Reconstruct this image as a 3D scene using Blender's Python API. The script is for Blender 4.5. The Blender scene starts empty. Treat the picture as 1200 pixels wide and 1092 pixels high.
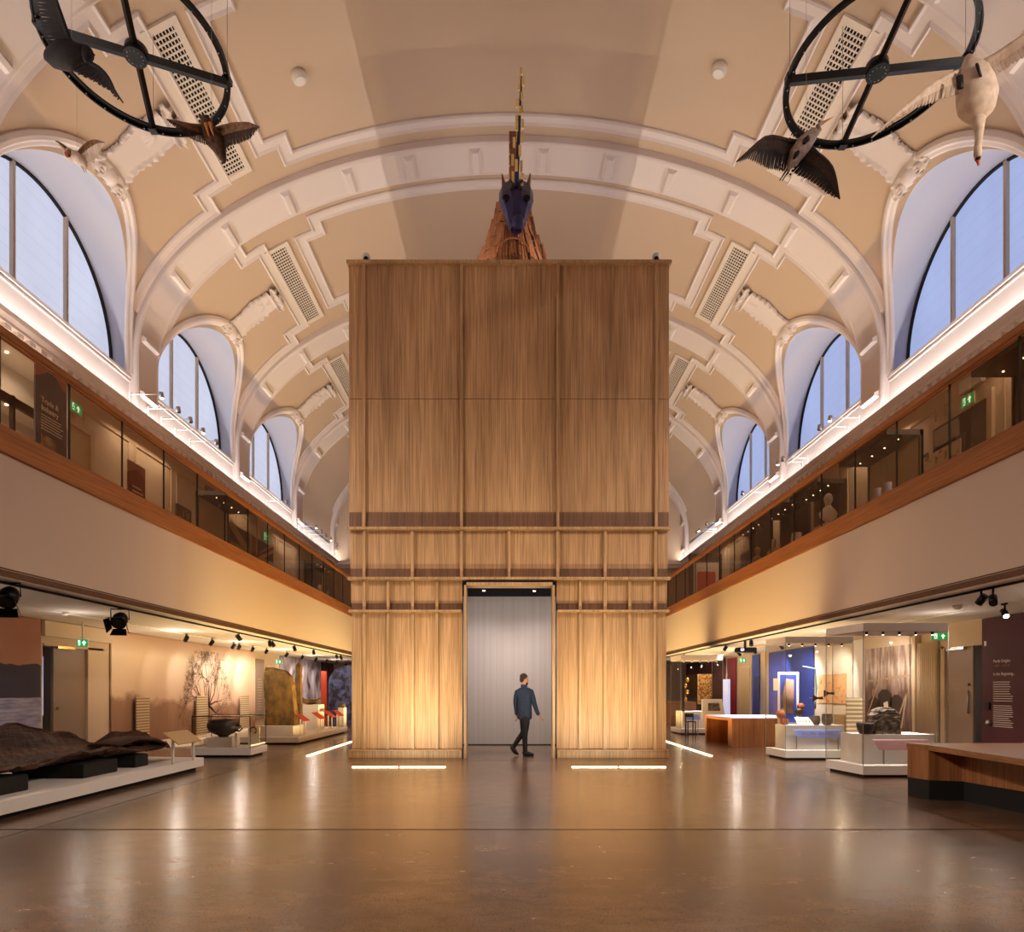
import bpy, bmesh, math, random
from mathutils import Vector, Matrix
PI = math.pi
SC = bpy.context.scene
COL = SC.collection

# ------------------------------------------------------------------ camera, world, lights, exposure
cam = bpy.data.cameras.new('camera')
cam.lens = 24.0; cam.sensor_width = 36.0; cam.sensor_fit = 'HORIZONTAL'
cam.shift_x = 0.0025; cam.shift_y = 0.2192; cam.clip_end = 200
co = bpy.data.objects.new('camera', cam); COL.objects.link(co)
co.location = (0, 0, 1.45); co.rotation_euler = (PI/2, 0, 0)
SC.camera = co
SC.view_settings.view_transform = 'Standard'
SC.view_settings.look = 'None'
SC.view_settings.gamma = 1.0
SC.view_settings.exposure = 0.2
SC.view_settings.use_curve_mapping = False
try:
    SC.cycles.use_denoising = True
    SC.cycles.max_bounces = 10; SC.cycles.diffuse_bounces = 5; SC.cycles.glossy_bounces = 4
    SC.cycles.transparent_max_bounces = 24; SC.cycles.transmission_bounces = 4
    SC.cycles.sample_clamp_indirect = 6.0; SC.cycles.blur_glossy = 1.0
    SC.cycles.caustics_reflective = False; SC.cycles.caustics_refractive = False
except Exception:
    pass
world = bpy.data.worlds.new('dusk'); SC.world = world; world.use_nodes = True
world.node_tree.nodes['Background'].inputs[0].default_value = (0.35, 0.42, 0.65, 1)
world.node_tree.nodes['Background'].inputs[1].default_value = 0.3

WARM = (1.0, 0.83, 0.66); WARMW = (1.0, 0.88, 0.76); NEUT = (1.0, 0.92, 0.86); GOLD = (1.0, 0.68, 0.26)
def aim(o, d):
    o.rotation_euler = Vector(d).to_track_quat('-Z', 'Y').to_euler()
def area(name, loc, d, sx, sy, power, color, spread=180, up=None):
    l = bpy.data.lights.new(name, 'AREA'); l.shape = 'RECTANGLE'; l.size = sx; l.size_y = sy
    l.energy = power; l.color = color; l.spread = math.radians(spread)
    o = bpy.data.objects.new(name, l); COL.objects.link(o); o.location = loc
    z = -Vector(d).normalized(); x = Vector(up or (1, 0, 0)); y = z.cross(x).normalized(); x = y.cross(z).normalized()
    o.rotation_euler = Matrix((x, y, z)).transposed().to_euler()
    return o
def spot(name, loc, target, power, color, size=50, blend=0.6, r=0.04):
    l = bpy.data.lights.new(name, 'SPOT'); l.energy = power; l.color = color
    l.spot_size = math.radians(size); l.spot_blend = blend; l.shadow_soft_size = r
    o = bpy.data.objects.new(name, l); COL.objects.link(o); o.location = loc
    aim(o, Vector(target)-Vector(loc)); return o

YB, YE = -8.3, 38.6           # rear and far ends of the hall
# cove lighting on top of the wall cornices
for s in (-1, 1):
    for y0 in range(-8, 38, 6):
        area('cove_light', (s*9.74, y0+3.3, 8.70), (-s*0.22, 0, 1), 0.08, 5.9, 66, (1.0, 0.94, 0.90), 165, up=(1, 0, 0))
# recessed floor strips washing the tower front and running beside its flanks
for x in (-2.53, -1.65, 1.62, 2.5):
    area('floor_wash_light', (x, 12.92, 0.02), (0, 0.80, 0.95), 0.85, 0.05, 26, (1.0, 0.90, 0.62), 110, up=(1, 0, 0))
for s in (-1, 1):
    area('floor_wash_light', (s*4.46, 22.6, 0.02), (s*0.7, 0, 1), 0.06, 15.0, 400, GOLD, 100, up=(1, 0, 0))
    # hidden uplights added beside the tower to shape its shadow on the vault
    area('flank_fill_light', (s*3.66, 18.9, 0.2), (s*0.0, 0, 1), 0.05, 7.6, 85, WARMW, 75, up=(1, 0, 0))
# unseen fill spots added high at the hall sides, without fixtures
FILLSPOTS = [(-9.0, 1.7), (-9.0, 8.4), (9.0, 1.7), (9.0, 8.4)]
for x, y in FILLSPOTS:
    spot('hall_fill_spot', (x, y, 9.05), (x*0.25, y+5, 0), 1900, WARM, 85, 0.9, 0.3)
# floating points added to brighten the soffits under the balconies
for s in (-1, 1):
    for y in (9.5, 13.0, 17.0, 21.0, 25.0, 29.0, 33.0):
        l = bpy.data.lights.new('soffit_fill', 'POINT'); l.energy = 13 if y < 12 else (8 if y < 14 else 19); l.color = WARMW; l.shadow_soft_size = 0.03
        o = bpy.data.objects.new('soffit_fill', l); COL.objects.link(o); o.location = (s*8.4, y+0.25, 2.5)
# more unseen spots added to brighten the tower and the balcony fronts
for x in (-9.0, 9.0): spot('hall_fill_spot', (x, 5.5, 9.05), (x*0.05, 14.7, 7.6), 600, WARM, 55, 1.0, 0.1)
for x in (-9.0, 9.0):
    for y in (3.0, 15.0): spot('hall_fill_spot', (x, y, 9.05), (-x/9*6.8, y+1.5, 3.4), 340 if y < 5 else 640, WARMW, 70, 1.0, 0.1)
area('crown_fill_light', (0, 18.0, 10.75), (0, -0.25, 1), 3.0, 4.0, 75, WARMW, 170)  # area light added on the tower roof to lighten the vault crown
for x in (-1.5, 1.6): spot('roof_spot_light', (x, 14.95, 10.75), (0.1, 15.7, 12.0), 110, WARMW, 60, 0.8, 0.04)  # two small unseen lamps on the tower roof lighting the sculpture
# ------------------------------------------------------------------ materials
def lin(c):
    return tuple((v/255/12.92 if v/255 <= 0.04045 else ((v/255+0.055)/1.055)**2.4) for v in c)
MATS = {}
def M(name): return MATS[name]
def mat(name, c, rough=0.6, metal=0.0, c2=None, scale=(3, 3, 3), bump=0.0, emit=None, estr=0.0, detail=4.0, spec=None, ramp=(0.35, 0.65), dist=0.0):
    m = bpy.data.materials.new(name); m.use_nodes = True; nt = m.node_tree; b = nt.nodes['Principled BSDF']
    b.inputs['Base Color'].default_value = (*lin(c), 1); b.inputs['Roughness'].default_value = rough
    b.inputs['Metallic'].default_value = metal
    if spec is not None: b.inputs['Specular IOR Level'].default_value = spec
    if c2 is not None or bump:
        tc = nt.nodes.new('ShaderNodeTexCoord'); mp = nt.nodes.new('ShaderNodeMapping'); mp.inputs['Scale'].default_value = scale
        n = nt.nodes.new('ShaderNodeTexNoise'); n.inputs['Scale'].default_value = 1.0; n.inputs['Detail'].default_value = detail
        n.inputs['Distortion'].default_value = dist
        nt.links.new(tc.outputs['Object'], mp.inputs[0]); nt.links.new(mp.outputs[0], n.inputs['Vector'])
        if c2 is not None:
            r = nt.nodes.new('ShaderNodeValToRGB'); r.color_ramp.elements[0].position = ramp[0]; r.color_ramp.elements[1].position = ramp[1]
            r.color_ramp.elements[0].color = (*lin(c), 1); r.color_ramp.elements[1].color = (*lin(c2), 1)
            nt.links.new(n.outputs['Fac'], r.inputs[0]); nt.links.new(r.outputs[0], b.inputs['Base Color'])
        if bump:
            bp = nt.nodes.new('ShaderNodeBump'); bp.inputs['Strength'].default_value = bump; bp.inputs['Distance'].default_value = 0.02
            nt.links.new(n.outputs['Fac'], bp.inputs['Height']); nt.links.new(bp.outputs[0], b.inputs['Normal'])
    if emit:
        b.inputs['Emission Color'].default_value = (*lin(emit), 1); b.inputs['Emission Strength'].default_value = estr
    MATS[name] = m; return m
def nodes_of(name, rough=0.6):
    m = bpy.data.materials.new(name); m.use_nodes = True; MATS[name] = m
    b = m.node_tree.nodes['Principled BSDF']; b.inputs['Roughness'].default_value = rough
    return m, m.node_tree, b
def ramp_node(nt, stops, interp='LINEAR'):
    r = nt.nodes.new('ShaderNodeValToRGB'); cr = r.color_ramp; cr.interpolation = interp
    while len(cr.elements) < len(stops): cr.elements.new(0.5)
    for e, (p, c) in zip(cr.elements, stops): e.position = p; e.color = (*lin(c), 1)
    return r
def math_node(nt, op, a, b=None, clamp=False):
    n = nt.nodes.new('ShaderNodeMath'); n.operation = op; n.use_clamp = clamp
    for i, v in enumerate((a, b)):
        if v is None: continue
        if isinstance(v, (int, float)): n.inputs[i].default_value = v
        else: nt.links.new(v, n.inputs[i])
    return n.outputs[0]
def noise_node(nt, scale3, detail=4, dist=0.0, rough=0.5, coord='Object', loc=(0, 0, 0)):
    tc = nt.nodes.new('ShaderNodeTexCoord'); mp = nt.nodes.new('ShaderNodeMapping'); mp.inputs['Scale'].default_value = scale3
    mp.inputs['Location'].default_value = loc
    n = nt.nodes.new('ShaderNodeTexNoise'); n.inputs['Scale'].default_value = 1; n.inputs['Detail'].default_value = detail
    n.inputs['Distortion'].default_value = dist; n.inputs['Roughness'].default_value = rough
    nt.links.new(tc.outputs[coord], mp.inputs[0]); nt.links.new(mp.outputs[0], n.inputs['Vector'])
    return n.outputs['Fac']
def mixc(nt, fac, a, b, mode='MIX'):
    n = nt.nodes.new('ShaderNodeMix'); n.data_type = 'RGBA'; n.blend_type = mode
    if isinstance(fac, (int, float)): n.inputs[0].default_value = fac
    else: nt.links.new(fac, n.inputs[0])
    for i, v in ((6, a), (7, b)):
        if isinstance(v, tuple): n.inputs[i].default_value = (*lin(v), 1)
        else: nt.links.new(v, n.inputs[i])
    return n.outputs[2]

def wood(name, c1, c2, rough=0.5, axis='z', fine=1.0, boards=0.0):
    m, nt, b = nodes_of(name, rough)
    st = {'z': (9, 9, 0.55), 'y': (9, 0.55, 9), 'x': (0.55, 9, 9)}[axis]
    f1 = noise_node(nt, tuple(v*fine for v in st), 6, 0.6, 0.55)
    f2 = noise_node(nt, tuple(v*fine*(6 if v > 1 else 1.5) for v in st), 3, 0, 0.6)
    f3 = noise_node(nt, {'z': (1.1, 1.1, 0.15), 'y': (1.1, .15, 1.1), 'x': (.15, 1.1, 1.1)}[axis], 2)
    r = ramp_node(nt, [(0.25, c2), (0.6, c1)]); nt.links.new(f1, r.inputs[0])
    r2 = ramp_node(nt, [(0.35, (200, 200, 200)), (0.6, (255, 255, 255))]); nt.links.new(f2, r2.inputs[0])
    r3 = ramp_node(nt, [(0.3, (215, 210, 205)), (0.7, (255, 255, 255))]); nt.links.new(f3, r3.inputs[0])
    c = mixc(nt, 1.0, r.outputs[0], r2.outputs[0], 'MULTIPLY'); c = mixc(nt, 1.0, c, r3.outputs[0], 'MULTIPLY')
    nt.links.new(c, b.inputs['Base Color'])
    return m
wood('oak', (216, 170, 124), (192, 144, 98), 0.5)
wood('oak_dark', (142, 102, 74), (120, 82, 58), 0.55)
wood('oak_trim', (216, 174, 128), (198, 152, 106), 0.45)
wood('oak_rail', (190, 122, 68), (166, 100, 54), 0.45, 'y')
wood('bench_wood', (194, 130, 80), (156, 98, 58), 0.4)
wood('bench_top', (182, 122, 76), (150, 96, 58), 0.35, 'y')
wood('bog_oak', (96, 58, 36), (30, 18, 12), 0.85, 'y', 0.3)
_m = MATS['bog_oak']; _nt = _m.node_tree; _b = _nt.nodes['Principled BSDF']; _bp = _nt.nodes.new('ShaderNodeBump'); _bp.inputs['Strength'].default_value = 0.9; _bp.inputs['Distance'].default_value = 0.04
_nt.links.new(noise_node(_nt, (14, 1.6, 14), 6, 0.8, 0.6), _bp.inputs['Height']); _nt.links.new(_bp.outputs[0], _b.inputs['Normal'])
wood('slat_wood', (176, 110, 68), (110, 64, 40), 0.6)
wood('walnut', (86, 58, 42), (60, 40, 28), 0.5)
mat('plaster_field', (198, 174, 150), 0.85)
mat('plaster_white', (222, 210, 205), 0.75)
mat('reveal_paint', (192, 192, 202), 0.8)
mat('fascia_paint', (206, 186, 168), 0.85)
mat('gallery_wall', (198, 176, 152), 0.8)
mat('panel_wall', (204, 184, 160), 0.7)
mat('soffit_white', (226, 216, 206), 0.85)
mat('slot_metal', (120, 90, 70), 0.5, 0.4, c2=(80, 58, 44), scale=(60, 60, 60))
mat('black', (10, 9, 9), 0.5)
mat('black_metal', (16, 14, 13), 0.38, 0.6)
mat('black_matt', (12, 11, 11), 0.8)
mat('white', (226, 220, 214), 0.5)
mat('white_matt', (228, 223, 218), 0.75)
mat('case_hood', (210, 198, 190), 0.55)
mat('grey_wall', (176, 162, 154), 0.6, c2=(168, 153, 145), scale=(14, 0.2, 0.05))
mat('grey_door', (140, 118, 100), 0.5)
mat('cream_door', (190, 166, 130), 0.5)
mat('steel', (170, 166, 160), 0.3, 0.9)
mat('brass', (196, 150, 70), 0.3, 0.9)
mat('vent_white', (225, 212, 198), 0.6)
mat('red_label', (196, 70, 44), 0.5)
mat('blue_label', (110, 128, 206), 0.5)
mat('mauve_label', (176, 128, 130), 0.5)
mat('paper', (228, 214, 194), 0.7)
mat('stone_grey', (120, 108, 96), 0.9, c2=(88, 78, 68), scale=(8, 8, 8), bump=0.6)
mat('stone_dark', (132, 114, 98), 0.9, c2=(66, 56, 48), scale=(10, 10, 10), bump=0.9)
mat('stone_tan', (140, 106, 54), 0.9, c2=(92, 70, 36), scale=(5, 5, 3), bump=0.8, detail=8)
mat('stone_side', (150, 116, 96), 0.9, c2=(120, 90, 74), scale=(5, 5, 3), bump=0.5)
mat('terracotta', (170, 90, 52), 0.8, c2=(120, 66, 42), scale=(9, 9, 9))
mat('cauldron', (46, 50, 64), 0.45, 0.4, c2=(70, 54, 46), scale=(9, 9, 9), bump=0.3)
mat('bronze_dark', (58, 44, 34), 0.45, 0.5)
mat('verdigris', (110, 140, 132), 0.6, 0.2)
mat('blue_wall', (50, 74, 180), 0.6, c2=(42, 64, 160), scale=(2, 2, 2))
mat('navy', (28, 30, 76), 0.6)
mat('red_wall', (140, 24, 40), 0.6)
mat('maroon', (70, 18, 26), 0.65)
mat('banner_grey', (78, 70, 86), 0.6)
mat('banner_red', (122, 50, 44), 0.6)
mat('banner_pale', (160, 100, 88), 0.6)
mat('pale_lilac', (176, 170, 196), 0.6)
mat('text_cream', (222, 205, 190), 0.6)
mat('text_dark', (60, 50, 44), 0.6)
mat('ladder_orange', (214, 130, 40), 0.5)
mat('skin', (196, 138, 112), 0.6)
mat('hair', (52, 34, 24), 0.8)
mat('shirt_blue', (34, 48, 74), 0.8, c2=(26, 38, 60), scale=(30, 30, 30))
mat('trouser_black', (14, 12, 12), 0.85)
mat('shoe_black', (14, 12, 11), 0.5)
mat('unicorn_blue', (26, 22, 76), 0.4)
mat('gold', (244, 216, 140), 0.35, 0.25)
mat('feather_black', (20, 16, 15), 0.7, c2=(40, 30, 26), scale=(20, 20, 20))
mat('feather_brown', (98, 66, 42), 0.8, c2=(54, 34, 24), scale=(14, 14, 14), ramp=(0.4, 0.6))
mat('feather_buff', (146, 108, 74), 0.8, c2=(104, 72, 48), scale=(14, 14, 14))
mat('feather_dark', (44, 32, 24), 0.8, c2=(72, 50, 34), scale=(18, 18, 18))
mat('feather_grey', (200, 180, 164), 0.8, c2=(160, 138, 124), scale=(14, 14, 14))
mat('feather_cream', (240, 222, 204), 0.8, c2=(216, 192, 168), scale=(9, 9, 9))
mat('feather_white', (220, 202, 184), 0.8, c2=(192, 168, 146), scale=(9, 9, 9))
mat('face_rust', (150, 90, 58), 0.8)
mat('beak_orange', (216, 140, 56), 0.5)
mat('beak_red', (190, 80, 40), 0.5)
mat('textile', (196, 150, 84), 0.8, c2=(120, 78, 40), scale=(16, 16, 16), ramp=(.45, .55))
mat('map_print', (224, 184, 140), 0.7, c2=(214, 120, 96), scale=(5, 5, 9), ramp=(.55, .62))
mat('rock_mural', (212, 196, 200), 0.7, c2=(84, 58, 62), scale=(0.5, 1.2, 0.7), ramp=(0.35, 0.7), detail=6, dist=1.2)
mat('dark_mural', (110, 74, 74), 0.7, c2=(40, 26, 30), scale=(1, 3, 3), ramp=(0.35, 0.6), detail=8)
mat('purple_mural', (110, 70, 110), 0.7, c2=(60, 30, 54), scale=(1, 2, 4), ramp=(0.4, 0.6), detail=5)
mat('maroon_mural', (96, 40, 46), 0.7, c2=(58, 24, 30), scale=(4, 4, 4))
mat('portrait_print', (80, 56, 40), 0.7, c2=(150, 120, 90), scale=(1, 7, 5), ramp=(.5, .62))
mat('old_print', (196, 168, 132), 0.7, c2=(120, 60, 44), scale=(1, 6, 5), ramp=(.55, .66))
mat('photo_print', (104, 78, 64), 0.7, c2=(170, 146, 124), scale=(1, 4, 5), ramp=(.45, .62))
mat('curtain_brown', (96, 60, 38), 0.8, c2=(70, 42, 28), scale=(1, 9, .2))
mat('flag_red', (120, 56, 46), 0.8); mat('flag_cream', (190, 162, 120), 0.8); mat('flag_dark', (72, 58, 48), 0.8)
mat('exit_green', (20, 130, 70), 0.4, emit=(20, 150, 80), estr=0.9)
mat('exit_white', (230, 240, 235), 0.4, emit=(230, 250, 240), estr=1.3)
mat('strip_glow', (255, 240, 210), 0.4, emit=(255, 226, 176), estr=9.0)
mat('lamp_glow', (255, 240, 220), 0.4, emit=(255, 236, 205), estr=22.0)
mat('pin_glow', (255, 240, 220), 0.4, emit=(255, 232, 200), estr=10.0)
mat('table_glow', (220, 226, 240), 0.4, emit=(214, 224, 250), estr=0.55)
mat('screen_glow', (190, 196, 225), 0.4, emit=(190, 196, 235), estr=0.6)

def stripes(name, c1, c2, period, duty=0.45, axis=2, rough=0.6):
    m, nt, b = nodes_of(name, rough)
    tc = nt.nodes.new('ShaderNodeTexCoord'); sx = nt.nodes.new('ShaderNodeSeparateXYZ'); nt.links.new(tc.outputs['Object'], sx.inputs[0])
    f = math_node(nt, 'FRACT', math_node(nt, 'DIVIDE', sx.outputs[axis], period)); g = math_node(nt, 'GREATER_THAN', f, duty)
    nt.links.new(mixc(nt, g, c1, c2), b.inputs['Base Color']); return m
stripes('striped_board', (202, 180, 142), (140, 116, 88), 0.075)
stripes('text_lines_pale', (204, 198, 196), (228, 222, 216), 0.05, 0.3)

def glassmat(name, tint=(232, 226, 216), ior=1.35):
    m = bpy.data.materials.new(name); m.use_nodes = True; nt = m.node_tree; nt.nodes.clear()
    o = nt.nodes.new('ShaderNodeOutputMaterial'); mx = nt.nodes.new('ShaderNodeMixShader'); t = nt.nodes.new('ShaderNodeBsdfTransparent')
    g = nt.nodes.new('ShaderNodeBsdfGlossy'); lw = nt.nodes.new('ShaderNodeLayerWeight'); lw.inputs['Blend'].default_value = 0.5
    t.inputs['Color'].default_value = (*lin(tint), 1); g.inputs['Roughness'].default_value = 0.01
    pw = math_node(nt, 'POWER', lw.outputs['Facing'], 5.0); pw = math_node(nt, 'ADD', 0.018, math_node(nt, 'MULTIPLY', pw, 0.8)); nt.links.new(pw, mx.inputs[0]); nt.links.new(t.outputs[0], mx.inputs[1]); nt.links.new(g.outputs[0], mx.inputs[2]); nt.links.new(mx.outputs[0], o.inputs[0])
    MATS[name] = m
glassmat('glass', (250, 249, 246)); glassmat('balustrade_glass', (226, 214, 198), 1.38)

# daylight behind roller blinds: bluish emission with faint horizontal folds
def daylight(name, col, strength):
    m, nt, b = nodes_of(name, 0.6)
    tc = nt.nodes.new('ShaderNodeTexCoord'); sx = nt.nodes.new('ShaderNodeSeparateXYZ'); nt.links.new(tc.outputs['Object'], sx.inputs[0])
    f = math_node(nt, 'FRACT', math_node(nt, 'DIVIDE', sx.outputs[2], 0.33)); g = math_node(nt, 'GREATER_THAN', f, 0.93)
    n = noise_node(nt, (0.5, 0.9, 0.5), 2)
    v = math_node(nt, 'SUBTRACT', 1.0, math_node(nt, 'MULTIPLY', g, 0.09)); v = math_node(nt, 'MULTIPLY', v, math_node(nt, 'ADD', 0.86, math_node(nt, 'MULTIPLY', n, 0.28)))
    b.inputs['Base Color'].default_value = (*lin((90, 90, 100)), 1)
    b.inputs['Emission Color'].default_value = (*lin(col), 1)
    nt.links.new(math_node(nt, 'MULTIPLY', v, strength), b.inputs['Emission Strength'])
daylight('daylight_left', (214, 220, 244), 0.74)
daylight('daylight_right', (172, 190, 240), 0.72)

# polished concrete
m, nt, b = nodes_of('polished_concrete', 0.2)
f1 = noise_node(nt, (0.35, 0.7, 1), 6, 0.8, 0.6); f2 = noise_node(nt, (3, 5, 3), 6, 0.3, 0.65); f3 = noise_node(nt, (60, 60, 60), 2)
r1 = ramp_node(nt, [(0.3, (102, 78, 60)), (0.7, (140, 110, 86))]); nt.links.new(f1, r1.inputs[0])
r2 = ramp_node(nt, [(0.3, (214, 209, 205)), (0.7, (255, 255, 255))]); nt.links.new(f2, r2.inputs[0])
r3 = ramp_node(nt, [(0.35, (225, 222, 220)), (0.5, (255, 255, 255))]); nt.links.new(f3, r3.inputs[0])
c = mixc(nt, 1.0, r1.outputs[0], r2.outputs[0], 'MULTIPLY'); c = mixc(nt, 1.0, c, r3.outputs[0], 'MULTIPLY')
tc = nt.nodes.new('ShaderNodeTexCoord'); sx = nt.nodes.new('ShaderNodeSeparateXYZ'); nt.links.new(tc.outputs['Object'], sx.inputs[0])
joint = None
for ax, pos, w in ((1, 7.12, 0.022), (1, 14.1, 0.01), (1, 21.1, 0.01), (0, -5.0, 0.008), (0, 5.0, 0.006)):
    j = math_node(nt, 'LESS_THAN', math_node(nt, 'ABSOLUTE', math_node(nt, 'SUBTRACT', sx.outputs[ax], pos)), w)
    joint = j if joint is None else math_node(nt, 'MAXIMUM', joint, j)
c = mixc(nt, math_node(nt, 'MULTIPLY', joint, 0.92), c, (58, 44, 36)); nt.links.new(c, b.inputs['Base Color'])
rr = math_node(nt, 'ADD', 0.14, math_node(nt, 'MULTIPLY', f2, 0.16)); near = math_node(nt, 'LESS_THAN', sx.outputs[1], 7.12); rr = math_node(nt, 'ADD', rr, math_node(nt, 'MULTIPLY', near, 0.025)); rr = math_node(nt, 'ADD', rr, math_node(nt, 'MULTIPLY', joint, 0.6)); nt.links.new(rr, b.inputs['Roughness'])
nt.links.new(math_node(nt, 'MULTIPLY', math_node(nt, 'SUBTRACT', 1.0, joint), 0.75), b.inputs['Specular IOR Level'])
bp = nt.nodes.new('ShaderNodeBump'); bp.inputs['Strength'].default_value = 0.022; bp.inputs['Distance'].default_value = 0.02
nt.links.new(f2, bp.inputs['Height']); nt.links.new(bp.outputs[0], b.inputs['Normal'])

# large printed murals
def mural_tree():
    m, nt, b = nodes_of('mural_wood', 0.7)
    tc = nt.nodes.new('ShaderNodeTexCoord'); sx = nt.nodes.new('ShaderNodeSeparateXYZ'); nt.links.new(tc.outputs['Object'], sx.inputs[0])
    z = sx.outputs[2]; n = noise_node(nt, (0.6, 0.6, 0.8), 5, 0, 0.6); n2 = noise_node(nt, (1, 9, 1.2), 5)
    r = ramp_node(nt, [(0.0, (150, 104, 80)), (0.35, (202, 168, 140)), (0.8, (230, 208, 182)), (1.0, (190, 154, 126))])
    nt.links.new(math_node(nt, 'DIVIDE', z, 2.95), r.inputs[0])
    # hazy tree line, lower towards the middle of the print
    edge = math_node(nt, 'ADD', 0.75, math_node(nt, 'MULTIPLY', n, 1.25))
    sl = math_node(nt, 'MULTIPLY', math_node(nt, 'ADD', sx.outputs[1], 5.0), 0.07)
    d = math_node(nt, 'MULTIPLY', math_node(nt, 'SUBTRACT', math_node(nt, 'SUBTRACT', edge, sl), z), 5.0, True)
    wood_c = mixc(nt, n2, (108, 72, 50), (148, 108, 80))
    nt.links.new(mixc(nt, math_node(nt, 'MULTIPLY', d, 0.8), r.outputs[0], wood_c), b.inputs['Base Color'])
mural_tree()
def mural_sea():
    m, nt, b = nodes_of('mural_sea', 0.7)
    tc = nt.nodes.new('ShaderNodeTexCoord'); sx = nt.nodes.new('ShaderNodeSeparateXYZ'); nt.links.new(tc.outputs['Object'], sx.inputs[0])
    z = sx.outputs[2]; n = noise_node(nt, (1, 0.9, 1), 4); w = noise_node(nt, (1, 2, 14), 4)
    sky = ramp_node(nt, [(0.45, (168, 120, 108)), (0.6, (176, 122, 96)), (1, (150, 100, 74))]); nt.links.new(math_node(nt, 'DIVIDE', z, 2.95), sky.inputs[0])
    sea = ramp_node(nt, [(0.3, (110, 110, 136)), (0.7, (168, 164, 186))]); nt.links.new(w, sea.inputs[0])
    hill = math_node(nt, 'LESS_THAN', z, math_node(nt, 'ADD', 1.78, math_node(nt, 'MULTIPLY', n, 0.35)))
    c = mixc(nt, hill, sky.outputs[0], (44, 36, 56)); c = mixc(nt, math_node(nt, 'LESS_THAN', z, 1.28), c, sea.outputs[0])
    nt.links.new(c, b.inputs['Base Color'])
mural_sea()

def mural_photo():
    m, nt, b = nodes_of('photo_mural_print', 0.7)
    tc = nt.nodes.new('ShaderNodeTexCoord'); sx = nt.nodes.new('ShaderNodeSeparateXYZ'); nt.links.new(tc.outputs['Object'], sx.inputs[0])
    n = noise_node(nt, (1, 2.2, 2.8), 6, 0.3, 0.65); n2 = noise_node(nt, (1, 7, 1.2), 4)
    h = math_node(nt, 'DIVIDE', math_node(nt, 'ADD', sx.outputs[2], math_node(nt, 'MULTIPLY', n, 0.5)), 2.4)
    sky = ramp_node(nt, [(0.2, (112, 88, 80)), (0.62, (140, 114, 106)), (0.78, (196, 178, 170)), (0.86, (222, 208, 200)), (1, (180, 160, 150))]); nt.links.new(h, sky.inputs[0])
    r = ramp_node(nt, [(0.4, (150, 130, 118)), (0.6, (255, 255, 255))]); nt.links.new(n2, r.inputs[0])
    nt.links.new(mixc(nt, 0.8, sky.outputs[0], r.outputs[0], 'MULTIPLY'), b.inputs['Base Color'])
mural_photo()
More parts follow.
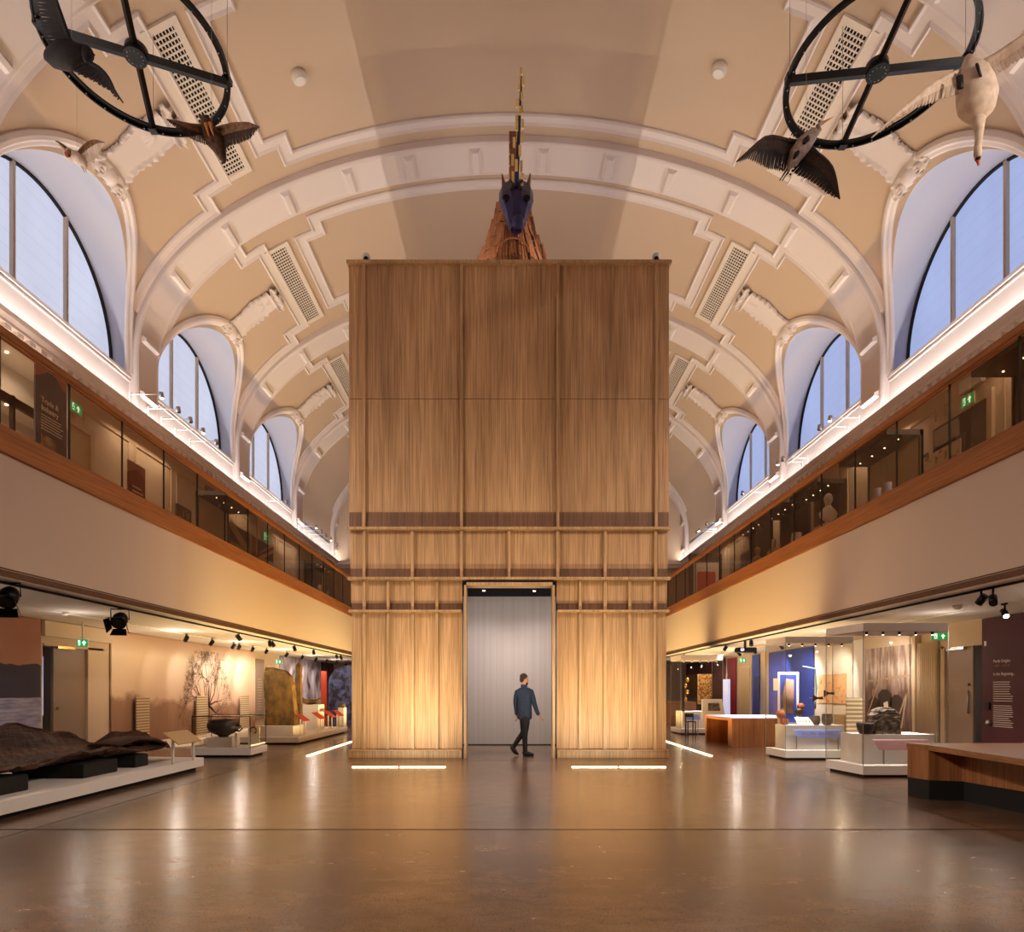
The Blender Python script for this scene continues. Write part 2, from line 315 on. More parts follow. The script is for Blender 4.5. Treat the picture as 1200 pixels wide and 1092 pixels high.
# ------------------------------------------------------------------ mesh helpers
def V(*a): return Vector(a)
def W(px, py, Y):
    """world point seen at a place of the photograph, at depth Y"""
    return Vector(((px-597)/800*Y, Y, 1.45+(809-py)/800*Y))
class MB:
    def __init__(s): s.v = []; s.f = []; s.mi = []; s.cur = 0; s.sm = []; s.smooth = False
    def face(s, pts):
        i = len(s.v); s.v += [Vector(p) for p in pts]; s.f.append(tuple(range(i, i+len(pts)))); s.mi.append(s.cur); s.sm.append(s.smooth)
    def add(s, verts, faces):
        i = len(s.v); s.v += [Vector(p) for p in verts]
        for f in faces: s.f.append(tuple(i+k for k in f)); s.mi.append(s.cur); s.sm.append(s.smooth)
    def box(s, x0, x1, y0, y1, z0, z1, bev=0.0):
        if x0 > x1: x0, x1 = x1, x0
        if y0 > y1: y0, y1 = y1, y0
        if z0 > z1: z0, z1 = z1, z0
        if bev <= 0:
            s.add([(x0,y0,z0),(x1,y0,z0),(x1,y1,z0),(x0,y1,z0),(x0,y0,z1),(x1,y0,z1),(x1,y1,z1),(x0,y1,z1)],
                  [(3,2,1,0),(4,5,6,7),(0,1,5,4),(1,2,6,5),(2,3,7,6),(3,0,4,7)])
        else:
            bm = bmesh.new(); bmesh.ops.create_cube(bm, size=1)
            for v in bm.verts: v.co = Vector(((x0+x1)/2+v.co.x*(x1-x0), (y0+y1)/2+v.co.y*(y1-y0), (z0+z1)/2+v.co.z*(z1-z0)))
            bmesh.ops.bevel(bm, geom=list(bm.edges), offset=bev, segments=2, affect='EDGES')
            s.addbm(bm)
        return s
    def addbm(s, bm, mtx=None):
        bm.verts.index_update()
        s.add([(mtx @ v.co) if mtx else v.co.copy() for v in bm.verts], [tuple(v.index for v in f.verts) for f in bm.faces]); bm.free()
    def prism(s, pts, z0, z1):
        """vertical prism over a polygon of (x, y)"""
        n = len(pts); ar = sum(pts[i][0]*pts[(i+1)%n][1]-pts[(i+1)%n][0]*pts[i][1] for i in range(n))
        if ar < 0: pts = pts[::-1]
        s.add([(x,y,z0) for x,y in pts]+[(x,y,z1) for x,y in pts],
              [tuple(range(n))[::-1], tuple(range(n, 2*n))]+[(i,(i+1)%n,n+(i+1)%n,n+i) for i in range(n)])
        return s
    def slab(s, pts, d):
        """polygon of 3D points pushed out along d"""
        n = len(pts); d = Vector(d); p = [Vector(q) for q in pts]
        s.add(p+[q+d for q in p], [tuple(range(n))[::-1], tuple(range(n, 2*n))]+[(i,(i+1)%n,n+(i+1)%n,n+i) for i in range(n)])
        return s
    def loft(s, pts, radii, n=10, cap=True, up=(0,0,1)):
        """tube with elliptical sections; radii: number or (side, up)"""
        pts = [Vector(p) for p in pts]; rings = []; up = Vector(up); base = len(s.v)
        for i, p in enumerate(pts):
            t = (pts[min(i+1, len(pts)-1)]-pts[max(i-1, 0)]).normalized()
            a = t.cross(up)
            if a.length < 1e-3: a = t.cross(Vector((1, 0.01, 0)))
            a.normalize(); b = a.cross(t).normalized()
            r = radii[i] if hasattr(radii, '__len__') else radii
            ra, rb = r if hasattr(r, '__len__') else (r, r)
            s.v += [p+a*ra*math.cos(2*PI*k/n)+b*rb*math.sin(2*PI*k/n) for k in range(n)]
        for i in range(len(pts)-1):
            for k in range(n):
                s.f.append((base+i*n+k, base+i*n+(k+1)%n, base+(i+1)*n+(k+1)%n, base+(i+1)*n+k)); s.mi.append(s.cur); s.sm.append(n > 5)
        if cap:
            s.f.append(tuple(base+k for k in range(n))[::-1]); s.mi.append(s.cur); s.sm.append(False)
            e = base+(len(pts)-1)*n; s.f.append(tuple(e+k for k in range(n))); s.mi.append(s.cur); s.sm.append(False)
        return s
    def cyl(s, a, b, r, n=12): return s.loft([a, b], r, n)
    def lathe(s, cx, cy, prof, n=20, sy=1.0):
        base = len(s.v)
        for r, z in prof: s.v += [Vector((cx+r*math.cos(2*PI*k/n), cy+r*sy*math.sin(2*PI*k/n), z)) for k in range(n)]
        for i in range(len(prof)-1):
            for k in range(n):
                s.f.append((base+i*n+k, base+i*n+(k+1)%n, base+(i+1)*n+(k+1)%n, base+(i+1)*n+k)); s.mi.append(s.cur); s.sm.append(True)
        s.f.append(tuple(base+k for k in range(n))[::-1]); s.mi.append(s.cur); s.sm.append(False)
        e = base+(len(prof)-1)*n; s.f.append(tuple(e+k for k in range(n))); s.mi.append(s.cur); s.sm.append(False)
        return s
    def sphere(s, c, r, seg=12, rings=8):
        rx, ry, rz = r if hasattr(r, '__len__') else (r, r, r); bm = bmesh.new()
        bmesh.ops.create_uvsphere(bm, u_segments=seg, v_segments=rings, radius=1)
        for v in bm.verts: v.co = Vector((c[0]+v.co.x*rx, c[1]+v.co.y*ry, c[2]+v.co.z*rz))
        q = s.smooth; s.smooth = True; s.addbm(bm); s.smooth = q; return s
    def sweep(s, pts, nrm, prof, closed=False, cap=True):
        """profile (across, height) carried along a path lying on a surface"""
        n = len(pts); k = len(prof); base = len(s.v)
        for i in range(n):
            T1 = (pts[i]-pts[i-1]) if (i > 0 or closed) else (pts[1]-pts[0])
            T2 = (pts[(i+1) % n]-pts[i]) if (i < n-1 or closed) else T1
            T1 = T1.normalized(); T2 = T2.normalized(); N = nrm[i]
            l1 = T1.cross(N).normalized(); l2 = T2.cross(N).normalized(); L = (l1+l2)
            if L.length < 1e-4: L = l1.copy()
            L.normalize(); L = L/max(0.35, L.dot(l1))
            s.v += [pts[i]+L*d+N*h for d, h in prof]
        for i in range(n if closed else n-1):
            a = base+i*k; b = base+((i+1) % n)*k
            for j in range(k-1):
                s.f.append((a+j, a+j+1, b+j+1, b+j)); s.mi.append(s.cur); s.sm.append(False)
        if cap and not closed:
            s.f.append(tuple(base+j for j in range(k))); s.mi.append(s.cur); s.sm.append(False)
            s.f.append(tuple(base+(n-1)*k+j for j in range(k))[::-1]); s.mi.append(s.cur); s.sm.append(False)
        return s
    def rot(s, c, axis, ang, i0=0):
        R = Matrix.Rotation(ang, 3, axis); c = Vector(c)
        for i in range(i0, len(s.v)): s.v[i] = c+R @ (s.v[i]-c)
        return s
    def build(s, name, m, parent=None, origin=None, fix=True):
        me = bpy.data.meshes.new(name); org = Vector((0, 0, 0))
        if parent is not None: org = world_loc(parent)
        elif origin is not None: org = Vector(origin)
        elif s.v:
            mn = Vector([min(p[i] for p in s.v) for i in range(3)]); mx = Vector([max(p[i] for p in s.v) for i in range(3)])
            org = Vector(((mn.x+mx.x)/2, (mn.y+mx.y)/2, mn.z))
        me.from_pydata([tuple(p-org) for p in s.v], [], s.f)
        for mm in (m if isinstance(m, (list, tuple)) else [m]): me.materials.append(MATS[mm])
        me.polygons.foreach_set('material_index', s.mi); me.polygons.foreach_set('use_smooth', s.sm); me.update()
        if fix:
            bm = bmesh.new(); bm.from_mesh(me); bmesh.ops.recalc_face_normals(bm, faces=bm.faces); bm.to_mesh(me); bm.free()
        o = bpy.data.objects.new(name, me); COL.objects.link(o)
        if parent is not None: o.parent = parent
        else: o.location = org
        return o
def world_loc(o):
    p = Vector((0, 0, 0))
    while o is not None: p = p+o.location; o = o.parent
    return p
def tag(o, label=None, cat=None, group=None, kind=None):
    if label: o['label'] = label
    if cat: o['category'] = cat
    if group: o['group'] = group
    if kind: o['kind'] = kind
    return o
def thing(name, label, cat, loc, group=None):
    o = bpy.data.objects.new(name, None); o.empty_display_size = 0.2; COL.objects.link(o); o.location = loc
    return tag(o, label, cat, group)
def struct(o, label=None, cat='structure'):
    o['kind'] = 'structure'; o['category'] = cat
    if label: o['label'] = label
    return o
def bx(*a, bev=0.0): return MB().box(*a, bev=bev)
def text(name, body, loc, size, xax, yax, m, parent, align='LEFT', ext=0.002):
    cu = bpy.data.curves.new(name, 'FONT'); cu.body = body; cu.size = size; cu.extrude = ext; cu.align_x = align
    cu.materials.append(MATS[m]); o = bpy.data.objects.new(name, cu); COL.objects.link(o)
    dg = bpy.context.evaluated_depsgraph_get(); me = bpy.data.meshes.new_from_object(o.evaluated_get(dg)); bpy.data.objects.remove(o)
    me.name = name; o = bpy.data.objects.new(name, me); COL.objects.link(o)
    x = Vector(xax).normalized(); y = Vector(yax).normalized(); z = x.cross(y)
    R = Matrix((x, y, z)).transposed().to_4x4(); o.parent = parent
    o.matrix_local = Matrix.Translation(Vector(loc)-world_loc(parent)) @ R
    return o
def copy_thing(o, loc=None, parent=None):
    c = o.copy(); COL.objects.link(c)
    if parent is not None: c.parent = parent
    if loc is not None: c.location = loc
    for ch in [k for k in o.children]: copy_thing(ch, None, c)
    return c

# ------------------------------------------------------------------ the hall shell
A, B, ZC = 10.0, 5.763, 10.29            # half span of the vault, rise, springing height
HW, ZCEIL = 6.8, 2.97                    # balcony front and height of the soffit beneath it
SP = 6.71; RW = 0.57; Z0 = 10.0; RO = 2.72; XG = 10.42
BAYS = [15.16+SP*k for k in range(-3, 4)]      # bay centres from rear to far end
def vp(psi, y, off=0.0):
    """point and inward normal on the vault; psi in degrees from the right springing (0) to the left (180)"""
    if psi < 0: p = Vector((A, y, ZC+B*math.radians(psi))); n = Vector((-1, 0, 0))
    elif psi > 180: p = Vector((-A, y, ZC+B*math.radians(180-psi))); n = Vector((1, 0, 0))
    else:
        c, s_ = math.cos(math.radians(psi)), math.sin(math.radians(psi))
        p = Vector((A*c, y, ZC+B*s_)); n = -Vector((c/A, 0, s_/B)).normalized()
    return p+n*off, n
def z2psi(z): return math.degrees((z-ZC)/B) if z < ZC else math.degrees(math.asin(min(1, (z-ZC)/B)))
def dens(pts, closed=False, step=2.0, ystep=9.0):
    out = []; n = len(pts)
    for i in range(n if closed else n-1):
        a = pts[i]; b = pts[(i+1) % n]; k = max(1, int(math.ceil(abs(b[0]-a[0])/step)), int(math.ceil(abs(b[1]-a[1])/ystep)))
        out += [(a[0]+(b[0]-a[0])*j/k, a[1]+(b[1]-a[1])*j/k) for j in range(k)]
    if not closed: out.append(pts[-1])
    return out
def vault_sweep(mb, path, prof, closed=False, side=1, **kw):
    pts = dens(path, closed, **kw)
    if side < 0: pts = [(180-p, y) for p, y in pts]
    q = [vp(p, y) for p, y in pts]
    mb.sweep([a for a, _ in q], [b for _, b in q], prof, closed)
def band(w, h=0.05, r=0.035):
    return [(-w/2, -0.02), (-w/2, h), (-w/2+r, h+r), (-w/2+2*r, h), (-w/2+2.6*r, h*0.6), (w/2-2.6*r, h*0.6), (w/2-2*r, h), (w/2-r, h+r), (w/2, h), (w/2, -0.02)]

struct(bx(-14, 14, YB-0.5, YE+0.5, -0.3, 0.0).build('floor', 'polished_concrete', origin=(0, 0, 0)), 'polished brown concrete floor of the hall', 'floor')

ZS = 9.70                                # window sill height
psiS = z2psi(ZS)
nS = 26
lun_z = [ZS, 9.85] + [Z0+RO*math.sin(PI/2*k/nS) for k in range(0, nS+1)]
for bi, yc in enumerate(BAYS):
    y0, y1 = yc-SP/2, yc+SP/2; blind = bi == len(BAYS)-1
    field = MB(); field.smooth = True
    for side in (1, -1):
        rows = []
        if blind:
            rows = [(psiS+(90-psiS)*k/44, 0.0) for k in range(45)]
        else:
            for z in lun_z:
                hw = RO if z <= Z0 else math.sqrt(max(0, RO*RO-(z-Z0)**2)); rows.append((z2psi(z), hw))
            pa = rows[-1][0]; rows += [(pa+(90-pa)*k/30, 0.0) for k in range(1, 31)]
        for half in (-1, 1):
            nc = 5; base = len(field.v)
            for psi, hw in rows:
                ps = psi if side > 0 else 180-psi
                ya = yc+half*hw; yb = y0 if half < 0 else y1
                field.v += [vp(ps, ya+(yb-ya)*j/nc)[0] for j in range(nc+1)]
            for i in range(len(rows)-1):
                for j in range(nc):
                    a = base+i*(nc+1)+j; b = a+nc+1
                    field.f.append((a, a+1, b+1, b)); field.mi.append(0); field.sm.append(True)
    struct(field.build('ceiling', 'plaster_field', origin=(0, yc, 0)), 'barrel vault bay in pale beige plaster', 'ceiling')
    # white plaster mouldings of the bay
    mw = MB()
    if bi >= 1:
        crown = [(50.4,-1.84),(50.4,1.84),(54.2,1.84),(54.2,2.42),(125.8,2.42),(125.8,1.84),(129.6,1.84),(129.6,-1.84),(125.8,-1.84),(125.8,-2.42),(54.2,-2.42),(54.2,-1.84)]
        def inset(path, d):
            # pull a rectilinear loop inwards by d metres (psi converted with the local arc length)
            P = [Vector((p*0.118, y)) for p, y in path]; n = len(P); out = []
            for i in range(n):
                e1 = (P[i]-P[i-1]).normalized(); e2 = (P[(i+1) % n]-P[i]).normalized()
                n1 = Vector((-e1.y, e1.x)); n2 = Vector((-e2.y, e2.x)); q = P[i]-(n1+n2)*d; out.append((q.x/0.118, q.y))
            return out
        vault_sweep(mw, [(p, yc+y) for p, y in inset(crown, 0.17)], band(0.36), True)
        for side in (1, -1):
            low = [(11, -2.44), (38.0, -2.44), (38.0, -1.86), (42.5, -1.86), (42.5, 1.86), (38.0, 1.86), (38.0, 2.44), (11, 2.44)]
            L = [Vector((p*0.135, y)) for p, y in low]; out = []
            for i in range(len(L)):
                e1 = (L[i]-L[i-1]).normalized() if i else (L[1]-L[0]).normalized(); e2 = (L[i+1]-L[i]).normalized() if i < len(L)-1 else e1
                n1 = Vector((-e1.y, e1.x)); n2 = Vector((-e2.y, e2.x)); q = L[i]-((n1+n2) if i not in (0, len(L)-1) else n1)*0.17; out.append((q.x/0.135, q.y))
            vault_sweep(mw, [(p, yc+y) for p, y in out], band(0.36), False, side)
    if not blind:
        for side in (1, -1):
            path = [(psiS+0.3, yc-2.74), (z2psi(Z0), yc-2.76)]
            for k in range(1, 40):
                t = PI*k/40; z = Z0+2.98*math.sin(t); path.append((z2psi(z), yc-2.86*math.cos(t)*(1-0.03*abs(math.cos(t)))))
            path += [(z2psi(Z0), yc+2.76), (psiS+0.3, yc+2.74)]
            pr = [(-0.14, -0.02), (-0.14, 0.05), (-0.07, 0.1), (0, 0.11), (0.05, 0.07), (0.11, 0.06), (0.15, 0.03), (0.15, -0.02)]
            if side > 0: pr = [(-a, b) for a, b in pr[::-1]]
            vault_sweep(mw, path, pr, False, side, step=50, ystep=50)
    if mw.v: struct(mw.build('trim_1', 'plaster_white', origin=(0, yc, 0)), 'white stepped plaster mouldings framing the vault panels', 'moulding')
    # deep reveals, glazing and sills
    if not blind:
        rv = MB(); rv.smooth = True
        for side in (1, -1):
            prof = [(yc-RO, ZS)] + [(yc-RO*math.cos(PI*k/48), Z0+RO*math.sin(PI*k/48)) for k in range(49)] + [(yc+RO, ZS)]
            base = len(rv.v)
            for y, z in prof:
                p = vp(z2psi(z), y)[0]; xs = p.x
                for j in range(5): rv.v.append(Vector((side*(xs+(XG-xs)*j/4), y, z)))
            for i in range(len(prof)-1):
                for j in range(4):
                    a = base+i*5+j; rv.f.append((a, a+1, a+6, a+5)); rv.mi.append(0); rv.sm.append(True)
            rv.box(side*9.99, side*(XG+0.1), yc-RO, yc+RO, ZS-0.12, ZS)
        struct(rv.build('trim_2', 'reveal_paint', origin=(0, yc, 0)), 'pale painted window reveals cut into the vault', 'reveal')
        for side in (1, -1):
            w = thing('window_1', None, 'window', (side*XG, yc, ZS)); struct(w, 'arched clerestory window with lowered blinds', 'window')
            g = MB(); R = 2.69; arc = [(yc-R, ZS)] + [(yc-R*math.cos(PI*k/40), Z0+R*math.sin(PI*k/40)) for k in range(41)] + [(yc+R, ZS)]
            g.slab([(side*(XG+0.03), y, z) for y, z in arc], (side*0.03, 0, 0)); g.build('window_pane', 'daylight_right' if side > 0 else 'daylight_left', w)
            f = MB(); f.sweep([Vector((side*(XG-0.0), y, z)) for y, z in arc], [Vector((-side, 0, 0))]*len(arc), [(-0.025, -0.1), (-0.025, 0.03), (0.025, 0.03), (0.025, -0.1)]); f.build('window_frame', 'black_matt', w)
            for dy in (-0.86, 0.86):
                zt = Z0+math.sqrt(R*R-dy*dy); bx(side*(XG-0.05), side*(XG+0.03), yc+dy-0.04, yc+dy+0.04, ZS, zt).build('mullion', 'panel_wall', w)
            bx(side*9.93, side*10.0, yc-2.84, yc+2.84, ZS-0.05, ZS+0.02).box(side*9.96, side*10.0, yc-2.84, yc+2.84, ZS-0.14, ZS-0.09).build('window_sill', 'plaster_white', w)
# transverse ribs with piers
for k in range(len(BAYS)+1):
    yr = BAYS[0]-SP/2+SP*k; r = MB(); hw = RW
    pr = [(-hw, -0.05), (-hw, 0.17), (-hw+0.03, 0.2), (-hw+0.08, 0.22), (-hw+0.12, 0.2), (hw-0.12, 0.2), (hw-0.08, 0.22), (hw-0.03, 0.2), (hw, 0.17), (hw, -0.05)]
    vault_sweep(r, [(-16, yr), (196, yr)], pr, step=2.0)
    for ps in (-9.5, 5.4, 24.4, 39.7, 52.7, 64.0, 74.2, 84.7):
        for q in (ps, 180-ps):
            for dd in (0,):
                w = 0.95
                a = vp(q-w+dd*1.0, yr, 0.19)[0]; b = vp(q+w+dd*1.0, yr, 0.19)[0]; c = vp(q-w*0.45+dd, yr, 0.30)[0]; d = vp(q+w*0.45+dd, yr, 0.30)[0]
                h = 0.41
                P = [a+V(0,-h,0), b+V(0,-h,0), b+V(0,h,0), a+V(0,h,0), c+V(0,-h+.05,0), d+V(0,-h+.05,0), d+V(0,h-.05,0), c+V(0,h-.05,0)]
                r.add(P, [(4,5,6,7),(0,1,5,4),(1,2,6,5),(2,3,7,6),(3,0,4,7)])
    struct(r.build('ceiling', 'plaster_white', origin=(0, yr, 0)), 'white plaster rib arching across the vault', 'ceiling rib')

# upper and lower side walls, cornices, gallery slabs
for side, nm in ((1, 'right'), (-1, 'left')):
    X = side
    struct(bx(X*10.0, X*10.45, YB-0.4, YE+0.4, 8.6, ZS-0.12).build('wall_'+nm, 'plaster_white'), 'white plaster strip below the windows, lit from the cornice', 'wall')
    w = MB(); w.box(X*10.0, X*10.45, YB-0.4, YE+0.4, 2.97, 8.6)
    struct(w.build('wall_'+nm, 'panel_wall'), 'cream side wall of the upper gallery', 'wall')
    c = MB(); cp = [(10.0, 8.34), (9.86, 8.40), (9.84, 8.5), (9.66, 8.52), (9.66, 8.58), (9.58, 8.64), (9.55, 8.72), (9.61, 8.735), (9.64, 8.68), (9.9, 8.66), (10.0, 8.66)]
    n = len(cp); c.add([(X*a, YB, z) for a, z in cp]+[(X*a, YE, z) for a, z in cp], [(i, (i+1) % n, n+(i+1) % n, n+i) for i in range(n)])
    y = 8.0
    while y < 38.2: c.box(X*9.68, X*9.85, y, y+0.17, 8.42, 8.52); y += 0.34
    struct(c.build('trim_3', 'plaster_white'), 'dentilled cornice hiding the cove lighting', 'cornice')
    # panel mouldings on the gallery wall
    p = MB(); y = 9.3
    while y < 37:
        L = [(X*10.0, y, 5.3), (X*10.0, y+1.9, 5.3), (X*10.0, y+1.9, 8.0), (X*10.0, y, 8.0)]
        p.sweep([Vector(q) for q in L], [Vector((-X, 0, 0))]*4, [(-0.03, 0), (-0.02, 0.025), (0.02, 0.025), (0.03, 0)], True)
        y += 2.24
    struct(p.build('trim_4', 'gallery_wall'), 'raised panel mouldings on the gallery wall', 'moulding')
    # balcony
    struct(bx(X*HW, X*10.0, YB, YE, 2.98, 4.98).build('wall_'+nm, 'fascia_paint'), 'plain plastered balcony front', 'balcony')
    bb = bx(X*(HW-0.05), X*(HW+0.1), YB, YE, 4.63, 5.0, bev=0.01); struct(bb.build('trim_5', 'oak_rail'), 'oak band along the top of the balcony front', 'oak band')
    s_ = bx(X*(HW-0.012), X*(HW), YB, YE, 2.98, 3.07).box(X*(HW-0.012), X*(HW+0.0), YB, YE, 3.085, 3.1)
    struct(s_.build('trim_6', 'slot_metal'), 'perforated slot along the foot of the balcony front', 'vent slot')
    struct(bx(X*(HW+0.0), X*10.0, YB, YE, ZCEIL-0.0, ZCEIL+0.012).build('ceiling', 'soffit_white'), 'white ceiling under the balcony', 'ceiling')
    # lower side wall with door recesses
    lw = MB()
    doors = {-1: [(14.55, 16.95)], 1: [(14.36, 16.6)]}[side]
    segs = []; ya = YB
    for d0, d1 in doors: segs.append((ya, d0)); ya = d1
    segs.append((ya, YE))
    for a, b in segs: lw.box(X*10.0, X*10.4, a, b, 0, 2.97)
    for d0, d1 in doors:
        lw.box(X*10.0, X*10.4, d0, d1, 2.47, 2.97)
        lw.box(X*12.4, X*12.6, d0-0.6, d1+0.6, 0, 3.0); lw.box(X*10.4, X*12.4, d0-0.7, d0-0.5, 0, 3.0); lw.box(X*10.4, X*12.4, d1+0.5, d1+0.7, 0, 3.0)
        lw.box(X*10.4, X*12.4, d0-0.5, d1+0.5, 2.9, 3.0)
    struct(lw.build('wall_'+nm, 'gallery_wall'), 'cream side wall under the balcony', 'wall')
    # glass balustrade with timber handrail
    g = thing('glass_balustrade', 'frameless glass balustrade with orange timber handrail on the %s balcony' % nm, 'balustrade', (X*HW, 20, 5.0))
    bx(X*(HW-0.03), X*(HW+0.1), YB, YE, 6.2, 6.33, bev=0.02).build('handrail', 'oak_rail', g)
    ng = 0; y = 9.15-1.45*2
    while y < YE-1:
        bx(X*(HW+0.03), X*(HW+0.045), y+0.012, y+1.438, 5.0, 6.2).build('glass_pane', 'balustrade_glass', g)
        bx(X*(HW+0.025), X*(HW+0.05), y-0.012, y+0.012, 5.0, 6.2).build('pane_joint', 'black_matt', g); y += 1.45
# end walls
e = MB(); e.box(-10.5, 10.5, YE, YE+0.3, 0, 16.3); struct(e.build('wall_far', 'plaster_field'), 'beige far end wall', 'wall')
e = MB()
for a, hgt in ((8.6, 4.9), (7.9, 4.3)):
    pts = [V(-a, YE, 8.7), V(-a, YE, 9.6)]+[V(-a*math.cos(PI*k/50), YE, 9.9+hgt*math.sin(PI*k/50)) for k in range(0, 51)]+[V(a, YE, 9.6), V(a, YE, 8.7)]
    e.sweep(pts, [V(0, -1, 0)]*len(pts), [(-0.16, 0), (-0.13, 0.1), (0, 0.14), (0.1, 0.08), (0.16, 0)])
e.box(-9.7, 9.7, YE-0.4, YE, 8.5, 8.72); e.box(-9.7, 9.7, YE-0.25, YE, 8.34, 8.5)
struct(e.build('trim_7', 'plaster_white'), 'moulded arch and cornice on the far wall', 'moulding')
struct(bx(-10.5, 10.5, YB-0.3, YB, 0, 16.3).build('wall_rear', 'plaster_field'), 'beige rear wall', 'wall')
# ------------------------------------------------------------------ timber tower
TY = 14.68; TX0, TX1 = -3.45, 3.43; TD = 23.0
tw = thing('timber_tower', 'tall oak-panelled tower standing in the middle of the hall with a doorway', 'tower', (0, (TY+TD)/2, 0))
def px(x): return (x-597)/54.5
tiers = [(4.95, 10.58, [427, 541, 653.5, 768.5], 0.33), (3.87, 4.90, [427, 483.5, 541, 596.5, 653.5, 709, 768], 0.20),
         (3.18, 3.82, [427, 455, 483.5, 512, None, 680, 709, 738, 767.5], 0.15), (0.18, 3.13, [427, 455, 483.5, 512, None, 680, 709, 738, 767.5], 0.0)]
DX0, DX1, DZ = px(541.5), px(652.5), 3.78
ti = 0
for z0, z1, bt, dk in tiers:
    off = (0.0, 0.02, 0.035, 0.05)[ti]
    cells = []; xs = [TX0+off]
    for q in bt:
        if q is None: cells.append((xs[-1], DX0)); xs.append(DX1); continue
        cells.append((xs[-1], px(q))); xs.append(px(q))
    cells.append((xs[-1], TX1-off))
    for a, b in cells:
        if ti == 0:
            bx(a, b, TY+off, TY+off+0.05, z0+dk, 7.715).build('panel', 'oak', tw); bx(a, b, TY+off, TY+off+0.05, 7.725, z1).build('panel', 'oak', tw)
        else: bx(a, b, TY+off, TY+off+0.05, z0+dk, z1).build('panel', 'oak', tw)
        if dk: bx(a+0.01, b-0.01, TY+off-0.012, TY+off+0.05, z0, z0+dk).build('dark_inlay_band', 'oak_dark', tw)
    for q in bt:
        if q is not None: bx(px(q)-0.033, px(q)+0.033, TY+off-0.07, TY+off, z0, z1, bev=0.006).build('batten', 'oak_trim', tw)
    ti += 1
for z in (4.92, 3.85): bx(TX0-0.02, TX1+0.02, TY-0.11, TY+0.05, z-0.028, z+0.028, bev=0.006).build('ledge', 'oak_trim', tw)
for a, b in ((TX0, DX0), (DX1, TX1)):
    bx(a, b, TY-0.08, TY+0.08, 3.13, 3.18, bev=0.006).build('ledge', 'oak_trim', tw)
    bx(a-0.0, b+0.0, TY-0.07, TY+0.1, 0.0, 0.18, bev=0.008).build('plinth', 'oak_trim', tw)
    bx(a+0.03, b-0.03, TY-0.1, TY-0.0, 0.16, 0.185).build('plinth_cap', 'oak', tw)
bx(TX0-0.04, TX1+0.04, TY-0.1, TD+0.05, 10.58, 10.66, bev=0.01).build('top_cap', 'oak_trim', tw)
for a, b in ((TX0, TX0+0.3), (TX1-0.3, TX1)):
    s_ = MB(); s_.box(a+0.05, b-0.05, TY+0.1, TD, 0, 10.58); s_.build('side_wall', 'oak', tw)
bx(TX0+0.3, TX1-0.3, TD-0.3, TD, 0, 10.58).build('back_wall', 'oak', tw)
fw = MB(); fw.box(TX0+0.06, DX0, TY+0.1, TY+0.32, 0, 10.55); fw.box(DX1, TX1-0.06, TY+0.1, TY+0.32, 0, 10.55); fw.box(DX0, DX1, TY+0.1, TY+0.32, 4.05, 10.55)
fw.build('front_wall', 'black_matt', tw)
# door lining: an oak frame separated from the panels by a black shadow gap
dl = MB()
for s_, xo in ((-1, DX0), (1, DX1)):
    dl.box(xo-s_*0.05, xo-s_*0.10, TY-0.11, TY+0.34, 0, 3.76)
dl.box(DX0+0.05, DX1-0.05, TY-0.11, TY+0.34, 3.70, 3.76)
dl.build('door_lining', 'oak_trim', tw)
# grey lobby inside
lb = MB(); lb.box(-3.1, 3.1, 18.1, 18.2, 0.03, 3.94); struct(bx(-3.1, 3.1, 18.1, 18.3, 3.94, 4.4).build('wall_lobby', 'black_matt'), 'black strip above the grey lobby wall', 'wall'); struct(lb.build('wall_lobby', 'grey_wall'), 'light grey inner wall seen through the doorway', 'wall')
bx(-3.1, 3.1, 18.09, 18.1, 0.0, 0.03).build('baseboard_lobby', 'black_matt')['kind'] = 'structure'
lb = MB(); lb.box(-3.15, -3.1, TY+0.33, 18.1, 0, 4.4); lb.box(3.08, 3.12, TY+0.33, 18.1, 0, 4.4); struct(lb.build('wall_lobby', 'grey_wall'), 'grey side walls of the lobby', 'wall')
struct(bx(-3.1, 3.08, TY+0.33, 18.09, 4.2, 4.3).build('ceiling', 'black_matt'), 'black lobby ceiling', 'ceiling')
for x, yy, lb_ in ((-0.65, 17.3, 'left'), (0.63, 17.35, 'right')):
    t = thing('lobby_spotlight', 'small lit spotlight on the black lobby ceiling, on the %s of the doorway' % lb_, 'spotlight', (x, yy, 4.0), 'spotlights in the lobby')
    MB().cyl((x, yy, 3.98), (x, yy+0.02, 4.12), 0.05).build('lamp_body', 'black_metal', t)
    MB().cyl((x, yy, 4.12), (x, yy, 4.2), 0.012).build('stem', 'black_metal', t)
    MB().cyl((x, yy, 3.972), (x, yy, 3.98), 0.035).build('lens', 'pin_glow', t)
    spot('lobby_spot_light', (x, yy, 3.95), (x+0.2, 16.4, 0.6), 50, NEUT, 80, 1.0, 0.05)
area('lobby_light', (0.1, 15.9, 4.15), (0, 0.5, -1), 4.0, 0.3, 60, NEUT, 155)
for x in (-0.7, 0.75): spot('lobby_fill_spot', (x, 15.9, 4.12), (x*0.9, 18.1, 1.2), 230, NEUT, 75, 1.0, 0.05)  # hidden spots added above the lintel to brighten the grey wall

